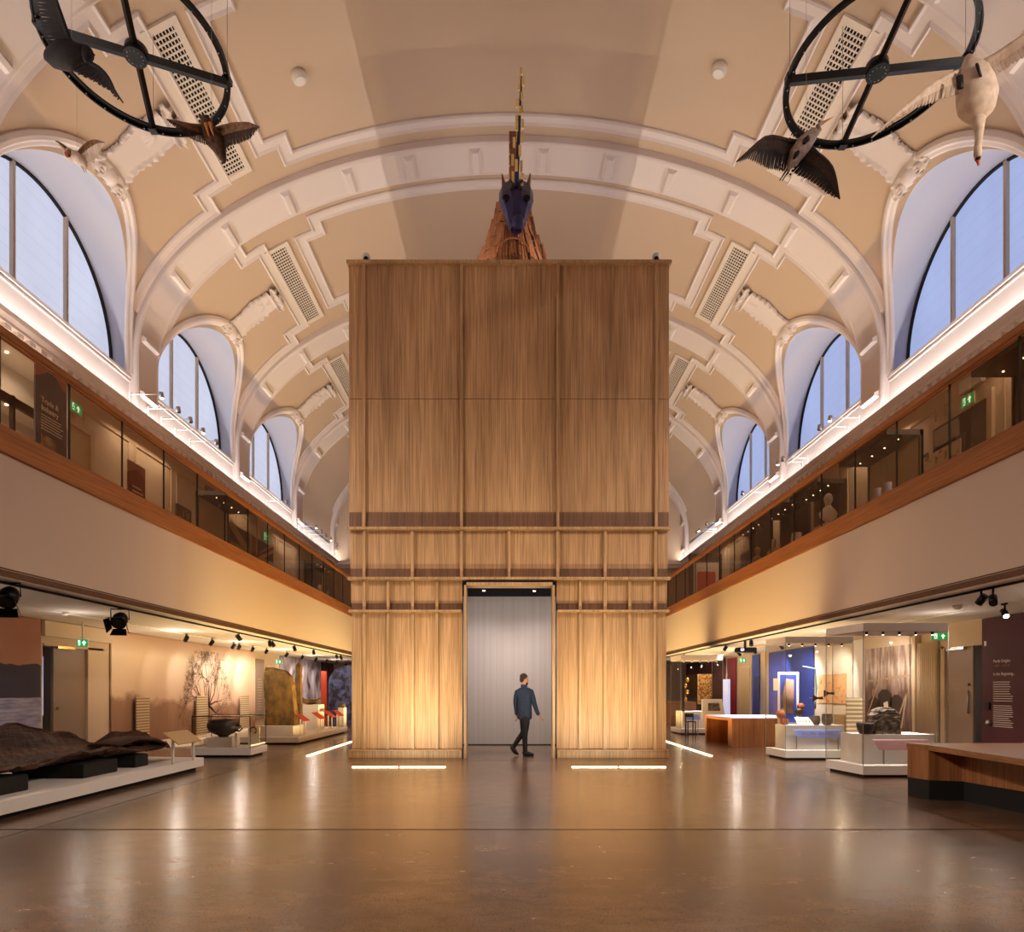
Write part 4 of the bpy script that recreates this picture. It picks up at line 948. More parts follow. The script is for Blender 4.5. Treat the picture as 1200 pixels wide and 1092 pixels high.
# ornamental plaster cartouches over the window heads
def cartouche(side, yc):
    NU, NV = 48, 84; mb = MB(); mb.smooth = True; hs = {}
    def h(u, v):
        # u across -1..1, v along 0 (window) .. 1 (crown)
        half = 0.62+0.12*math.sin(v*PI*2.2+0.6)**2+(0.26 if v < 0.16 else 0)*math.sin(min(1, v/0.16)*PI) + (0.2 if v > 0.84 else 0)*math.sin((1-v)/0.16*PI)
        half += 0.03*abs(math.sin(v*40)); e = abs(u)/half
        if e > 1 or v < 0.015+0.03*abs(math.sin(u*9)) or v > 0.97+0.02*math.cos(u*12)-0.04*abs(u): return -1
        z = 0.03
        if e > 0.74: z += 0.085*math.sin((e-0.74)/0.26*PI)*(0.55+0.45*math.sin(v*75+5*abs(u))*math.cos(u*14))+0.02
        if v > 0.84: z += 0.13*abs(math.sin(u*8.5)*math.cos((v-.84)*36))+0.03
        if v < 0.2:
            for cx in (-0.5, 0.5):
                r = math.hypot((u-cx)*0.62, (v-0.09)*1.9); z = max(z, 0.04+0.17*abs(math.cos(min(r, .2)*36))*max(0, 1-r/0.24))
            r = math.hypot(u*0.6, (v-0.12)*1.8); z = max(z, 0.05+0.13*max(0, 1-(r/0.2)**2))
        r = math.hypot(u*0.62, (v-0.72)*2.1); z += 0.06*max(0, 1-r/0.3)*(0.5+0.5*math.cos(math.atan2(u, v-0.72)*6))
        return z
    idx = {}
    for i in range(NU+1):
        for j in range(NV+1):
            u = -1+2*i/NU; v = j/NV; z = h(u, v)
            if z < 0: continue
            psi = 24.8+18.2*v; ps = psi if side > 0 else 180-psi
            idx[i, j] = len(mb.v); mb.v.append(vp(ps, yc+u*0.66, z+0.02)[0])
    for i in range(NU):
        for j in range(NV):
            k = [(i, j), (i+1, j), (i+1, j+1), (i, j+1)]
            if all(q in idx for q in k): mb.f.append(tuple(idx[q] for q in k)); mb.mi.append(0); mb.sm.append(True)
    cnt = {}
    for f in mb.f:
        for a in range(4): e = (f[a], f[(a+1) % 4]); cnt[tuple(sorted(e))] = cnt.get(tuple(sorted(e)), 0)+1
    rim = [e for e, c in cnt.items() if c == 1]; base = {}
    for e in rim:
        for q in e:
            if q not in base:
                p = mb.v[q]; n = -Vector((p.x/A**2, 0, (p.z-ZC)/B**2)).normalized(); base[q] = len(mb.v); mb.v.append(p-n*0.06)
        mb.f.append((e[0], e[1], base[e[1]], base[e[0]])); mb.mi.append(0); mb.sm.append(False)
    return mb
for side, nm in ((-1, 'left'), (1, 'right')):
    for bi, wh in ((2, 'just above the viewer'), (3, 'nearest the viewer'), (4, 'second from the viewer'), (5, 'third from the viewer')):
        if bi == 2: continue
        c = cartouche(side, BAYS[bi]).build('plaster_cartouche', 'plaster_white', origin=tuple(vp(30 if side > 0 else 150, BAYS[bi])[0]))
        tag(c, 'ornate white plaster cartouche over the %s window arch %s' % (nm, wh), 'plaster ornament', 'plaster cartouches')
# spotlights on outrigger rods along the cornice
left = [(17.6,), (18.5,), (19.2,), (20.0,), (20.9,), (27.5,), (31.7,), (32.6,), (33.4,), (34.3,), (35.5,)]
right = [(19.1,), (19.75,), (22.4,), (22.8,), (26.3,), (31.1,), (32.3,), (32.7,)]
ordn = ['first', 'second', 'third', 'fourth', 'fifth', 'sixth', 'seventh', 'eighth', 'ninth', 'tenth', 'eleventh']
for s_, ls, nm in ((-1, left, 'left'), (1, right, 'right')):
    for i, (y,) in enumerate(ls):
        x0 = s_*9.78; x1 = s_*8.98; z = 9.08
        t = thing('rod_spotlight', 'small spotlight on a long thin rod above the %s cornice, %s from the viewer' % (nm, ordn[i]), 'spotlight', (x0, y, 8.66), 'rod spotlights on the %s cornice' % nm)
        bx(x0-0.02, x0+0.02, y-0.025, y+0.025, 8.66, 9.14).build('post', 'white', t)
        MB().loft([(x0, y, z), (x1, y, z)], 0.011, 6).build('rod', 'white', t)
        MB().cyl((x1, y, z+0.05), (x1+s_*-0.02, y, z-0.1), 0.055).build('lamp_head', 'steel', t)
        MB().cyl((x1-s_*0.02, y, z-0.1), (x1-s_*0.021, y, z-0.106), 0.042).build('lens', 'pin_glow' if i % 3 == 0 else 'black', t)
for x, y in ((-9.0, 18.5), (9.0, 19.1), (-9, 31.7), (9, 31.1)):
    spot('rod_spot_light', (x, y, 8.9), (x*0.3, y-6, 0), 500, WARM, 60, 0.8, 0.06)

# ------------------------------------------------------------------ floor light strips
for i, (a, b, nm) in enumerate(((-2.97, -2.11, 'outer strip before the left half of the tower'), (-2.07, -1.21, 'inner strip before the left half of the tower'), (1.18, 2.04, 'inner strip before the right half of the tower'), (2.08, 2.95, 'outer strip before the right half of the tower'))):
    tag(bx(a, b, 12.87, 12.93, 0.0, 0.012).build('floor_light_strip', 'strip_glow'), 'glowing recessed floor light, '+nm, 'floor light', 'floor light strips')
for s_, nm in ((-1, 'left'), (1, 'right')):
    tag(bx(s_*4.43, s_*4.49, 15.1, 23.3, 0.0, 0.012).build('floor_light_strip', 'strip_glow'), 'long glowing recessed floor light beside the %s flank of the tower' % nm, 'floor light', 'floor light strips')

# ------------------------------------------------------------------ left side: log boat on its platform
pl = thing('display_platform', 'long low white platform carrying the ancient log boat', 'platform', (-7.0, 7.4, 0))
MB().prism([(-5.62, 2.5), (-5.62, 12.55), (-8.3, 12.9), (-8.3, 2.5)], 0.07, 0.22).build('top', 'white_matt', pl)
MB().prism([(-5.72, 2.6), (-5.72, 12.45), (-8.2, 12.8), (-8.2, 2.6)], 0.0, 0.07).build('kick', 'black_matt', pl)
for i, (y, nm) in enumerate(((8.0, 'nearest'), (9.95, 'middle'), (11.05, 'farthest'))):
    w = (0.45, 0.42, 0.2)[i]
    tag(bx(-6.95, -5.95, y-w, y+w, 0.22, 0.42, bev=0.01).build('support_block', 'black_matt'), 'black support block under the log boat, %s of the three in view' % nm, 'support block', 'black blocks under the log boat')
lg = MB(); rnd = random.Random(5); NS, NC = 110, 26
def boat(t, k, out):
    y = 3.4+8.95*t
    xn = -5.9 if t < .9 else -5.9-.3*((t-.9)/.1)**1.5; XF = ((0, -7.3), (.84, -7.3), (.9, -6.95), (.95, -6.72), (1, -6.4)); xf = -7.3
    for q in range(len(XF)-1):
        if XF[q][0] <= t <= XF[q+1][0]: xf = XF[q][1]+(XF[q+1][1]-XF[q][1])*(t-XF[q][0])/(XF[q+1][0]-XF[q][0])
    cx = (xn+xf)/2; hw = (xn-xf)/2
    nz = 0.035*math.sin(t*21)+0.02*math.sin(t*43+1)+0.015*math.sin(t*97)
    F = ((0, .8), (.5, .96), (.76, .92), (.85, .82), (.885, .56), (.905, .58), (.93, .70), (.965, .74), (.985, .64), (1, .5)); far = .7
    for q in range(len(F)-1):
        if F[q][0] <= t <= F[q+1][0]: far = F[q][1]+(F[q+1][1]-F[q][1])*(t-F[q][0])/(F[q+1][0]-F[q][0])
    far += nz
    near = 0.62-0.10*t+0.05*math.sin(t*17+2)+0.02*math.sin(t*51)
    a = PI*k/(NC-1); c = math.cos(a); s = math.sin(a)         # k=0 near (hall) side, k=NC-1 far side
    x = cx+hw*c*(1.0 if out else 0.86)*(1+0.03*math.sin(t*30+k)); bot = 0.42 if out else 0.50
    top = near if c > 0 else far; z = bot+(top-bot)*(abs(c)**(2.6 if out else 3.0))
    return V(x+rnd.uniform(-.008, .008), y, max(z+0.016*math.sin(t*70+k*3)+rnd.uniform(-.012, .012), 0.425))
for out in (True, False):
    base = len(lg.v)
    for i in range(NS+1):
        for k in range(NC): lg.v.append(boat(i/NS, k, out))
    for i in range(NS):
        for k in range(NC-1):
            a = base+i*NC+k; lg.f.append((a, a+1, a+NC+1, a+NC)); lg.mi.append(0); lg.sm.append(False)
o2 = (NS+1)*NC
for i in range(NS):
    for k in (0, NC-1): a = i*NC+k; lg.f.append((a, a+NC, a+NC+o2, a+o2)); lg.mi.append(0); lg.sm.append(False)
for i in (0, NS):
    for k in range(NC-1): a = i*NC+k; lg.f.append((a, a+1, a+1+o2, a+o2)); lg.mi.append(0); lg.sm.append(False)
lt = lg.build('log_boat', 'bog_oak'); tag(lt, 'ancient dark brown log boat hollowed from one trunk, lying on the white platform', 'log boat')
br = MB(); br.loft([(-6.5, 10.9, .56), (-6.4, 11.4, .64), (-6.3, 11.9, .60), (-6.22, 12.2, .50), (-6.2, 12.42, .42)], [(.3, .04), (.28, .05), (.2, .05), (.14, .04), (.03, .02)], 10)
br.build('broken_end', 'bog_oak', lt)
def lectern(label, x, y0, y1, z, m, zb=0.22, tilt=0.12, group=None):
    t = thing('label_lectern', label, 'label stand', (x, (y0+y1)/2, zb), group)
    for y in (y0+0.06, y1-0.06): bx(x-0.015, x+0.015, y-0.02, y+0.02, zb, z).build('leg', 'white', t)
    q = MB(); q.slab([(x+0.12, y0, z-tilt*0.6), (x+0.12, y1, z-tilt*0.6), (x-0.14, y1, z+tilt), (x-0.14, y0, z+tilt)], (0.006, 0, 0.014)); q.build('sloping_panel', m, t); return t
lectern('slim two-legged label stand with pale sloping panel at the end of the log boat', -5.6, 11.3, 12.15, 0.62, 'flag_cream')

# glass case with cauldron
def glassbox(t, x0, x1, y0, y1, z0, z1, edge='steel', top=True):
    e = 0.012
    for a, b, c, d in ((x0, x1, y0, y0+e), (x0, x1, y1-e, y1), (x0, x0+e, y0+e, y1-e), (x1-e, x1, y0+e, y1-e)):
        bx(a, b, c, d, z0, z1).build('glass_pane', 'glass', t)
    if top: bx(x0, x1, y0, y1, z1, z1+0.012).build('glass_top', 'glass', t)
    ed = MB(); r = 0.006
    for x in (x0, x1):
        for y in (y0, y1): ed.box(x-r, x+r, y-r, y+r, z0, z1+0.012)
    if top:
        for y in (y0, y1): ed.box(x0, x1, y-r, y+r, z1+0.005, z1+0.018)
        for x in (x0, x1): ed.box(x-r, x+r, y0, y1, z1+0.005, z1+0.018)
    ed.build('edge_trim', edge, t)
t = thing('glass_case', 'low glass case with a dark round cauldron, on a white plinth by the aisle', 'display case', (-6.25, 15.28, 0))
bx(-6.9, -5.6, 14.78, 15.78, 0.05, 0.2).build('plinth', 'white_matt', t); bx(-6.82, -5.68, 14.86, 15.7, 0, 0.05).build('kick', 'black_matt', t)
glassbox(t, -6.88, -5.62, 14.8, 15.76, 0.2, 0.875, 'black_metal')
bx(-6.68, -6.12, 15.05, 15.5, 0.2, 0.41).build('pedestal', 'case_hood', t)
c = MB(); c.lathe(-6.4, 15.28, [(.06, .41), (.1, .415), (.12, .45), (.22, .49), (.31, .56), (.345, .64), (.34, .71), (.31, .76), (.32, .785), (.335, .79), (.31, .80), (.29, .77), (.3, .7), (.25, .58), (.1, .5), (.02, .5)], 32)
c = c.build('cauldron', 'cauldron'); tag(c, 'dark round-bellied bronze cauldron on a pedestal inside the low glass case', 'cauldron')
hd = MB(); hd.loft([(-6.10, 15.2, .68), (-5.98, 15.18, .66), (-5.94, 15.18, .6), (-6.0, 15.18, .55), (-6.12, 15.2, .56)], .02, 8); hd.build('handle', 'cauldron', c)
bx(-5.93, -5.68, 15.5, 15.53, 0.2, 0.62).build('picture_card', 'paper', t)
bx(-6.0, -5.94, 14.9, 14.95, 0.2, 0.52).build('label_post', 'white', t)
t2 = thing('bronze_torc', 'small dark ring-shaped torc on a card beside the cauldron', 'torc', (-5.8, 15.44, 0.5))
q = MB(); q.loft([(-5.8+.07*math.cos(a), 15.46, .55+.07*math.sin(a)) for a in [PI*1.6*k/14-1.2 for k in range(15)]], .018, 8); q.build('ring', 'bronze_dark', t2)

# platform with standing stones
pl = thing('display_platform', 'low white platform with standing stones and red labels beyond the cauldron case', 'platform', (-7.2, 21, 0))
MB().prism([(-5.66, 18.3), (-5.6, 23.6), (-8.2, 23.6), (-8.2, 18.3)], 0.05, 0.2).build('top', 'white_matt', pl)
MB().prism([(-5.74, 18.38), (-5.68, 23.5), (-8.1, 23.5), (-8.1, 18.38)], 0.0, 0.05).build('kick', 'black_matt', pl)
tag(bx(-6.85, -5.85, 18.45, 19.4, 0.2, 0.49).build('stone_riser', 'white_matt'), 'white block directly beneath the broad tan standing stone', 'plinth')
def stone(name, label, cx, cy, z0, prof, th, m, cat='stone', seed=1, parent=None, side_m=None):
    """rough slab: prof is a list of (z, left, right)"""
    rnd = random.Random(seed); mb = MB(); n = 10; base = 0
    rows = []
    for i in range(len(prof)-1):
        for j in range(4):
            t = j/4; rows.append(tuple(prof[i][k]*(1-t)+prof[i+1][k]*t for k in range(3)))
    rows.append(prof[-1])
    for z, l, r in rows:
        L = l+rnd.uniform(-.012, .012); R = r+rnd.uniform(-.012, .012); t0 = th*(1 if z < prof[-1][0]*0.93 else 0.7)
        ring = []
        for k in range(8): u = k/7; ring.append((cx+L+(R-L)*u, cy-t0/2*(0.86+0.14*math.sin(u*PI))+rnd.uniform(-.018, .018)))
        for k in range(8): u = 1-k/7; ring.append((cx+L+(R-L)*u, cy+t0/2+rnd.uniform(-.018, .018)))
        mb.v += [V(x, y, z0+z) for x, y in ring]
    m_ = 16
    for i in range(len(rows)-1):
        for k in range(m_):
            mb.f.append((i*m_+k, i*m_+(k+1) % m_, (i+1)*m_+(k+1) % m_, (i+1)*m_+k)); mb.mi.append(1 if (side_m and k in (15,)) else 0); mb.sm.append(False)
    mb.f.append(tuple(range(m_))[::-1]); mb.mi.append(0); mb.sm.append(False); mb.f.append(tuple(range((len(rows)-1)*m_, len(rows)*m_))); mb.mi.append(0); mb.sm.append(False)
    o = mb.build(name, [m]+([side_m] if side_m else []), parent)
    if label: tag(o, label, cat)
    return o
stone('standing_stone', 'tall broad tan standing stone with incised lines on the white platform', -6.3, 18.92, 0.49, [(0, -.44, .38), (.3, -.42, .39), (.7, -.43, .36), (1.1, -.46, .31), (1.35, -.46, .24), (1.52, -.44, .08), (1.60, -.42, -.24)], 0.34, 'stone_tan', seed=3, side_m='stone_side')
stone('standing_stone', 'narrow upright stone pillar behind the broad tan stone', -6.46, 20.9, 0.2, [(0, -.10, .10), (.8, -.09, .10), (1.6, -.085, .09), (2.0, -.06, .08), (2.1, -.02, .05)], 0.2, 'stone_tan', seed=4)
for i, (y, nm) in enumerate(((19.1, 'nearest of the four'), (20.7, 'second of the four'), (22.0, 'third of the four'), (23.1, 'farthest of the four'))):
    lectern('red sloping label on two thin legs before the stones, '+nm, -5.78, y-0.28, y+0.28, 0.66, 'red_label', 0.2, group='red label stands')
t = bx(-6.75, -6.05, 21.6, 22.3, 0.2, 1.0).build('white_pedestal', 'white_matt'); tag(t, 'white pedestal carrying a curved brown object among the stones', 'pedestal')
q = MB(); q.loft([(-6.75, 21.9, 1.28), (-6.6, 21.9, 1.12), (-6.4, 21.9, 1.07), (-6.2, 21.9, 1.1), (-6.05, 21.9, 1.2)], [(.02, .03), (.16, .07), (.2, .09), (.16, .07), (.02, .03)], 10); tag(q.build('carved_relic', 'stone_tan'), 'curved brown relic lying on the white pedestal', 'relic')
t = bx(-6.0, -5.8, 23.9, 24.3, 0.0, 0.85).build('white_pedestal', 'white_matt'); tag(t, 'slim white pedestal at the far end of the stone platform', 'pedestal')
tag(MB().sphere((-5.9, 24.1, 0.93), (.12, .12, .09)).build('small_stone', 'stone_grey'), 'small grey stone on the slim far pedestal', 'stone')

# murals and wall panels, left
def wpanel(name, label, cat, side, y0, y1, z0, z1, m, th=0.03, x=9.979, group=None):
    o = bx(side*x, side*(x-th), y0, y1, z0, z1).build(name, m); return tag(o, label, cat, group)
def plines(parent, side, x, y0, y1, z0, z1, n, m='text_cream', h=0.012, seed=1, skip=()):
    """blurred paragraph of print: one thin bar per line"""
    r = random.Random(seed); q = MB()
    for i in range(n):
        if i in skip: continue
        z = z1-(z1-z0)*i/(n-1); L = (y1-y0)*r.uniform(0.78, 1.0)
        if side < 0: a, b = y0, y0+L
        else: a, b = y1-L, y1
        q.box(side*x, side*(x-0.003), a, b, z-h/2, z+h/2)
    q.build('lines_of_print', m, parent)
wpanel('mural', 'seascape mural with dark hills at the left edge of the hall', 'mural', -1, 9.0, 14.48, 0.02, 2.95, 'mural_sea', 0.04)
mt = wpanel('mural', 'sepia mural of misty woods with one bare tree', 'mural', -1, 17.05, 26.7, 0.04, 2.95, 'mural_wood', 0.04)
tr = MB(); rt = random.Random(11)
def branch(y, z, a, ln, w, d):
    n = 4
    for i in range(n):
        a += rt.uniform(-.22, .22); y2 = y+math.cos(a)*ln/n; z2 = z+math.sin(a)*ln/n; w2 = w*0.86
        nx, nz = -math.sin(a), math.cos(a)
        if 0.05 < z2 < 2.75: tr.face([(-9.936, y-nx*w, z-nz*w), (-9.936, y+nx*w, z+nz*w), (-9.936, y2+nx*w2, z2+nz*w2), (-9.936, y2-nx*w2, z2-nz*w2)])
        y, z, w = y2, z2, w2
    if d > 0:
        for k in range(3 if d > 1 else 4): branch(y, z, a+rt.uniform(-1.0, 1.0)*(1.1 if k else .5), ln*rt.uniform(.6, .84), max(w*.62, .004), d-1)
branch(22.6, 0.35, PI/2, 0.75, 0.07, 0)
for a0 in (-.35, -.1, 0.25, 0.6, 0.95, 1.25, 1.5, 1.75, 2.1, 2.45, 2.8, 3.2, 3.5): branch(22.5, 0.95, a0, 0.66*rt.uniform(.85, 1.2), 0.045, 4)
mat('tree_print', (92, 56, 38), 0.7); tr.build('tree_print', 'tree_print', mt, fix=False)
for i, (a, b, nm) in enumerate(((17.95, 18.6, 'nearest'), (21.4, 22.2, 'middle'), (24.9, 25.7, 'farthest'))):
    q = MB(); q.slab([(-9.8, a, 0.04), (-9.8, b, 0.04), (-9.8, b, 1.28), (-9.8, a, 1.28)], (-0.03, 0, 0)); tag(q.build('striped_board', 'striped_board', origin=(-9.8, (a+b)/2, 0.05)), 'upright striped cream board before the woods mural, %s of three' % nm, 'board', 'striped boards')
tag(bx(-8.1, -9.95, 17.1, 26.5, 0.0, 0.04).build('low_plinth', 'white_matt'), 'very low pale plinth along the foot of the woods mural', 'plinth')
q = wpanel('information_board', 'tall narrow brown text panel at the end of the woods mural', 'text panel', -1, 26.8, 27.7, 0.3, 2.7, 'grey_door'); plines(q, -1, 9.947, 26.95, 27.5, 0.7, 1.9, 12, 'paper')
wpanel('mural', 'pale rocky cliff mural beyond the standing stones', 'mural', -1, 29.6, 36.0, 0.05, 2.95, 'rock_mural', 0.04)
wpanel('mural', 'dark brown mural at the far left under the balcony', 'mural', -1, 36.05, 38.5, 0.05, 2.95, 'dark_mural', 0.05)
# arch graphic at the far end
q = MB(); pts = [(-7.95, 30.0, 0), (-6.35, 30.0, 0)]+[(-7.15+.8*math.cos(PI*k/16), 30.0, 1.75+.8*math.sin(PI*k/16)) for k in range(17)]
mat('arch_blue', (84, 100, 168), 0.6, c2=(30, 30, 52), scale=(3, 3, 3), ramp=(.42, .58)); tag(MB().slab(pts, (0, .06, 0)).build('arched_banner', 'arch_blue'), 'blue arched graphic panel standing at the far end of the left aisle', 'banner')
tag(bx(-8.25, -8.02, 29.9, 30.0, 0, 2.3).build('red_post', 'red_label'), 'slim red upright beside the blue arched panel', 'post')
# door recess left
d = thing('door_1', None, 'door', (-10.05, 16.2, 0)); struct(d, 'grey-brown exit door leaf in the left wall', 'door')
bx(-10.12, -10.06, 15.06, 16.2, 0.0, 2.42, bev=0.005).build('door_leaf', 'grey_door', d)
MB().cyl((-10.05, 15.16, 1.05), (-10.0, 15.16, 1.05), 0.025).build('door_handle', 'brass', d)
fr = MB()
for a, b in ((14.55, 14.62), (16.2, 16.34), (16.34, 16.95)): fr.box(-10.0, -10.2, a, b, 0, 2.47)
fr.box(-10.0, -10.2, 14.68, 16.82, 2.42, 2.47); fr.build('door_frame', 'gallery_wall', d)
bx(-10.25, -10.3, 14.98, 15.01, 0.9, 2.2).build('blue_lit_edge', 'screen_glow', d)
bx(-9.98, -10.04, 15.1, 15.7, 2.38, 2.44).build('door_closer', 'brass', d)
tag(bx(-9.9, -9.98, 14.56, 17.05, 2.62, 2.95).build('timber_pelmet', 'panel_wall'), 'cream pelmet over the left exit door', 'pelmet')
def exitsign(label, c, side, w=0.42, h=0.2, hang=None, face=False):
    """green running-man sign facing the camera end of the hall"""
    x, y, z = c; t = thing('exit_sign', label, 'exit sign', (x, y, z-h/2), 'green exit signs')
    bx(x-w/2, x+w/2, y, y+0.03, z-h/2, z+h/2, bev=0.004).build('housing', 'white', t)
    bx(x-w/2+0.01, x+w/2-0.01, y-0.004, y, z-h/2+0.01, z+h/2-0.01).build('green_panel', 'exit_green', t)
    q = MB(); k = h/0.2
    q.slab([(x-w*.34, y-.006, z-.06*k), (x-w*.16, y-.006, z-.06*k), (x-w*.16, y-.006, z+.07*k), (x-w*.34, y-.006, z+.07*k)], (0, .001, 0))
    a = x+w*.16; q.slab([(a-.06*k, y-.006, z), (a, y-.006, z+.065*k), (a+.06*k, y-.006, z), (a+.02*k, y-.006, z), (a+.02*k, y-.006, z-.06*k), (a-.02*k, y-.006, z-.06*k), (a-.02*k, y-.006, z)], (0, .001, 0))
    q.build('white_pictogram', 'exit_white', t)
    q = MB(); a = x-w*.25; q.sphere((a+.01, y-.008, z+.04*k), .012*k, 8, 6); q.loft([(a+.005, y-.008, z+.025*k), (a-.005, y-.008, z-.01*k), (a-.03*k, y-.008, z-.045*k)], .008*k, 6); q.loft([(a-.005, y-.008, z-.01*k), (a+.02*k, y-.008, z-.045*k)], .007*k, 6); q.build('running_figure', 'exit_green', t)
    if face: t.rotation_euler[2] = -side*PI/2; bx(x-.04, x+.04, y+.03, y+.093, z-.03, z+.03).build('bracket', 'white', t)
    if hang: bx(x-0.015, x+0.015, y+0.005, y+0.025, z+h/2, hang).build('bracket', 'white', t)
    return t
exitsign('green exit sign hanging over the left exit door under the balcony', (-9.45, 15.1, 2.5), -1, 0.26, 0.17, 2.95)
exitsign('small green exit sign far down the left aisle behind the standing stones', (-9.4, 27.8, 2.62), -1, 0.3, 0.18, 2.95)
exitsign('green exit sign on the cream wall above the right exit door', (9.62, 15.25, 2.66), 1, 0.4, 0.18, 2.95)
exitsign('small green exit sign far down the right aisle past the red strip', (9.4, 27.5, 2.66), 1, 0.3, 0.18, 2.95)
# door frame at the far recess
for side, ya in ((-1, 28.0), (1, 28.2)):
    d = thing('door_%d' % (3 if side < 0 else 4), None, 'door', (side*10, ya+.7, 0)); struct(d, 'cream door far down the aisle', 'door')
    bx(side*9.97, side*10.0, ya, ya+1.3, 0, 2.5).build('door_frame', 'panel_wall', d); bx(side*9.95, side*9.98, ya+.1, ya+1.2, 0, 2.4).build('door_leaf', 'cream_door', d)

# ------------------------------------------------------------------ track lights
def trackspot(label, x, y, z, tgt, power=0, group='track spotlights', on=False, col=WARMW, size=55, big=False, top=2.965):
    t = thing('track_spotlight', label, 'spotlight', (x, y, z), group)
    d = (Vector(tgt)-Vector((x, y, z))).normalized(); c = Vector((x, y, z+0.1))
    if big:
        MB().loft([c-d*0.13, c-d*0.05, c+d*0.1], [0.1, 0.13, 0.13], 14).build('lamp_body', 'black_metal', t)
        bd = MB()
        u = d.cross(Vector((0, 0, 1))).normalized(); w = u.cross(d)
        for a, b in ((u, w), (-u, w), (w, u), (-w, u)):
            p = c+d*0.1+a*0.12; bd.slab([p-b*0.11, p+b*0.11, p+b*0.14+d*0.12+a*0.06, p-b*0.14+d*0.12+a*0.06], a*0.006)
        bd.build('barn_doors', 'black_metal', t)
        MB().loft([c+u*0.15-d*.02, c+u*0.15+V(0, 0, .2), c-u*0.15+V(0, 0, .2), c-u*0.15-d*.02], .012, 6).build('yoke', 'black_metal', t)
        bx(x-.02, x+.02, y-.03, y+.03, c.z+.19, top).build('track_clamp', 'black_metal', t)
    else:
        MB().loft([c-d*0.09, c+d*0.07], 0.055, 14).build('lamp_body', 'black_metal', t)
        MB().cyl((x, y, z+0.1), (x, y, top), 0.015).build('stem', 'black_metal', t)
        bx(x-.02, x+.02, y-.07, y+.07, top-.03, top).build('track_clamp', 'black_metal', t)
    MB().loft([c+d*(0.105 if big else 0.071), c+d*(0.108 if big else 0.074)], 0.09 if big else 0.042, 14).build('lens', 'lamp_glow' if on else 'black', t)
    if power: spot('track_spot_light', tuple(c+d*0.12), tgt, power, col, size, 0.7, 0.04)
    return t
for s_, nm in ((-1, 'left'), (1, 'right')):
    for x in (7.05, 8.62): tag(bx(s_*(x-.02), s_*(x+.02), 2, 37, 2.935, 2.965).build('light_track', 'black_matt' if x < 8 else 'white_matt'), 'thin ceiling light track under the %s balcony, %s' % (nm, 'close to the balcony edge' if x < 8 else 'close to the wall'), 'light track')
trackspot('large black theatre spotlight at the left edge, hanging over the log boat', -7.05, 9.6, 2.66, (-6.6, 7.5, .5), 60, big=True, col=WARM, size=70)
trackspot('large black theatre spotlight hanging beyond the log boat', -7.05, 12.35, 2.62, (-6.5, 9.5, .5), 60, big=True, col=WARM, size=60)
for i, (y, ty, pw, on) in enumerate(((18.2, 19.6, 20, True), (19.75, 20.8, 45, True), (21.3, 22.3, 110, True), (21.75, 23.6, 170, True), (22.9, 24.8, 200, False), (24.2, 26.0, 180, True), (26.4, 27.2, 30, False), (28.4, 30.6, 110, False), (30.4, 32.0, 120, False), (32.2, 33.5, 120, False), (34.0, 35.2, 90, False), (36, 36.8, 40, True))):
    trackspot('small black spotlight on the wall-side track over the left murals, %s in line' % (ordn+['twelfth'])[i], -8.62, y, 2.72, (-9.95, ty, 1.5), pw, on=on, size=75)
for i, (y, t_) in enumerate(((17.8, (-6.3, 18.9, 1.4)), (20.1, (-6.4, 19, 1.0)), (20.35, (-6.3, 21, 1.2)), (22.4, (-6.3, 22, .8)), (24.6, (-6.2, 22.5, .6)), (27.9, (-6.5, 29.8, 1)), (28.6, (-6.6, 29.9, 1)))):
    trackspot('small black spotlight on the balcony-edge track over the standing stones, %s in line' % ordn[i], -7.05, y, 2.72, t_, 55 if i in (0, 2, 3, 5) else 0, size=50)
trackspot('twin black spotlight near the right edge, front lamp', 7.05, 9.95, 2.66, (5.9, 8.2, .7), 60, size=50)
trackspot('twin black spotlight near the right edge, rear lamp', 7.05, 10.2, 2.70, (6.4, 11.7, .9), 30, size=40)
trackspot('lit black spotlight shining beside the maroon text panel', 8.6, 11.85, 2.68, (8.0, 9.6, 0.7), 30, on=True)
for i, (y, t_, pw, on) in enumerate(((16.2, (9.95, 17.9, 1.6), 240, False), (19.5, (9.95, 20.6, 1.5), 260, True), (21.6, (9.95, 22.8, 1.5), 220, False), (24.0, (9.95, 25.0, 1.5), 200, False), (25.6, (9.95, 26.2, 1.4), 50, True), (31.0, (9.9, 32.0, 1.5), 90, False))):
    trackspot('small black spotlight on the wall-side track of the right aisle, %s in line' % ordn[i], 8.62, y, 2.72, t_, pw, on=on, size=80)
for i, (y, t_) in enumerate(((19.9, (6.6, 18.5, .8)), (22.3, (6.3, 23.2, 1.1)), (27.6, (6.3, 28.6, 1)))):
    trackspot('small black spotlight on the balcony-edge track of the right aisle, %s in line' % ordn[i], 7.05, y, 2.72, t_, 45, size=55)
pj = thing('projector', 'black ceiling projector above the timber map table', 'projector', (7.1, 20.6, 2.6), None)
bx(6.85, 7.4, 20.4, 20.8, 2.6, 2.74, bev=0.02).build('body', 'black_metal', pj); MB().cyl((6.95, 20.4, 2.67), (6.95, 20.33, 2.67), .05).build('lens', 'screen_glow', pj); bx(7.08, 7.14, 20.57, 20.63, 2.74, 2.97).build('mount', 'black', pj)
for x, y, lab in ((-8.6, 13.2, 'round ceiling sensor under the left balcony near the exit'), (-8.4, 19.5, 'small ceiling sensor under the left balcony before the woods mural'), (8.0, 12.2, 'round smoke detector under the right balcony near the twin spotlights')):
    q = MB(); q.lathe(x, y, [(.04, 2.90), (.07, 2.92), (.08, 2.97)], 16); tag(q.build('ceiling_sensor', 'vent_white'), lab, 'smoke detector')
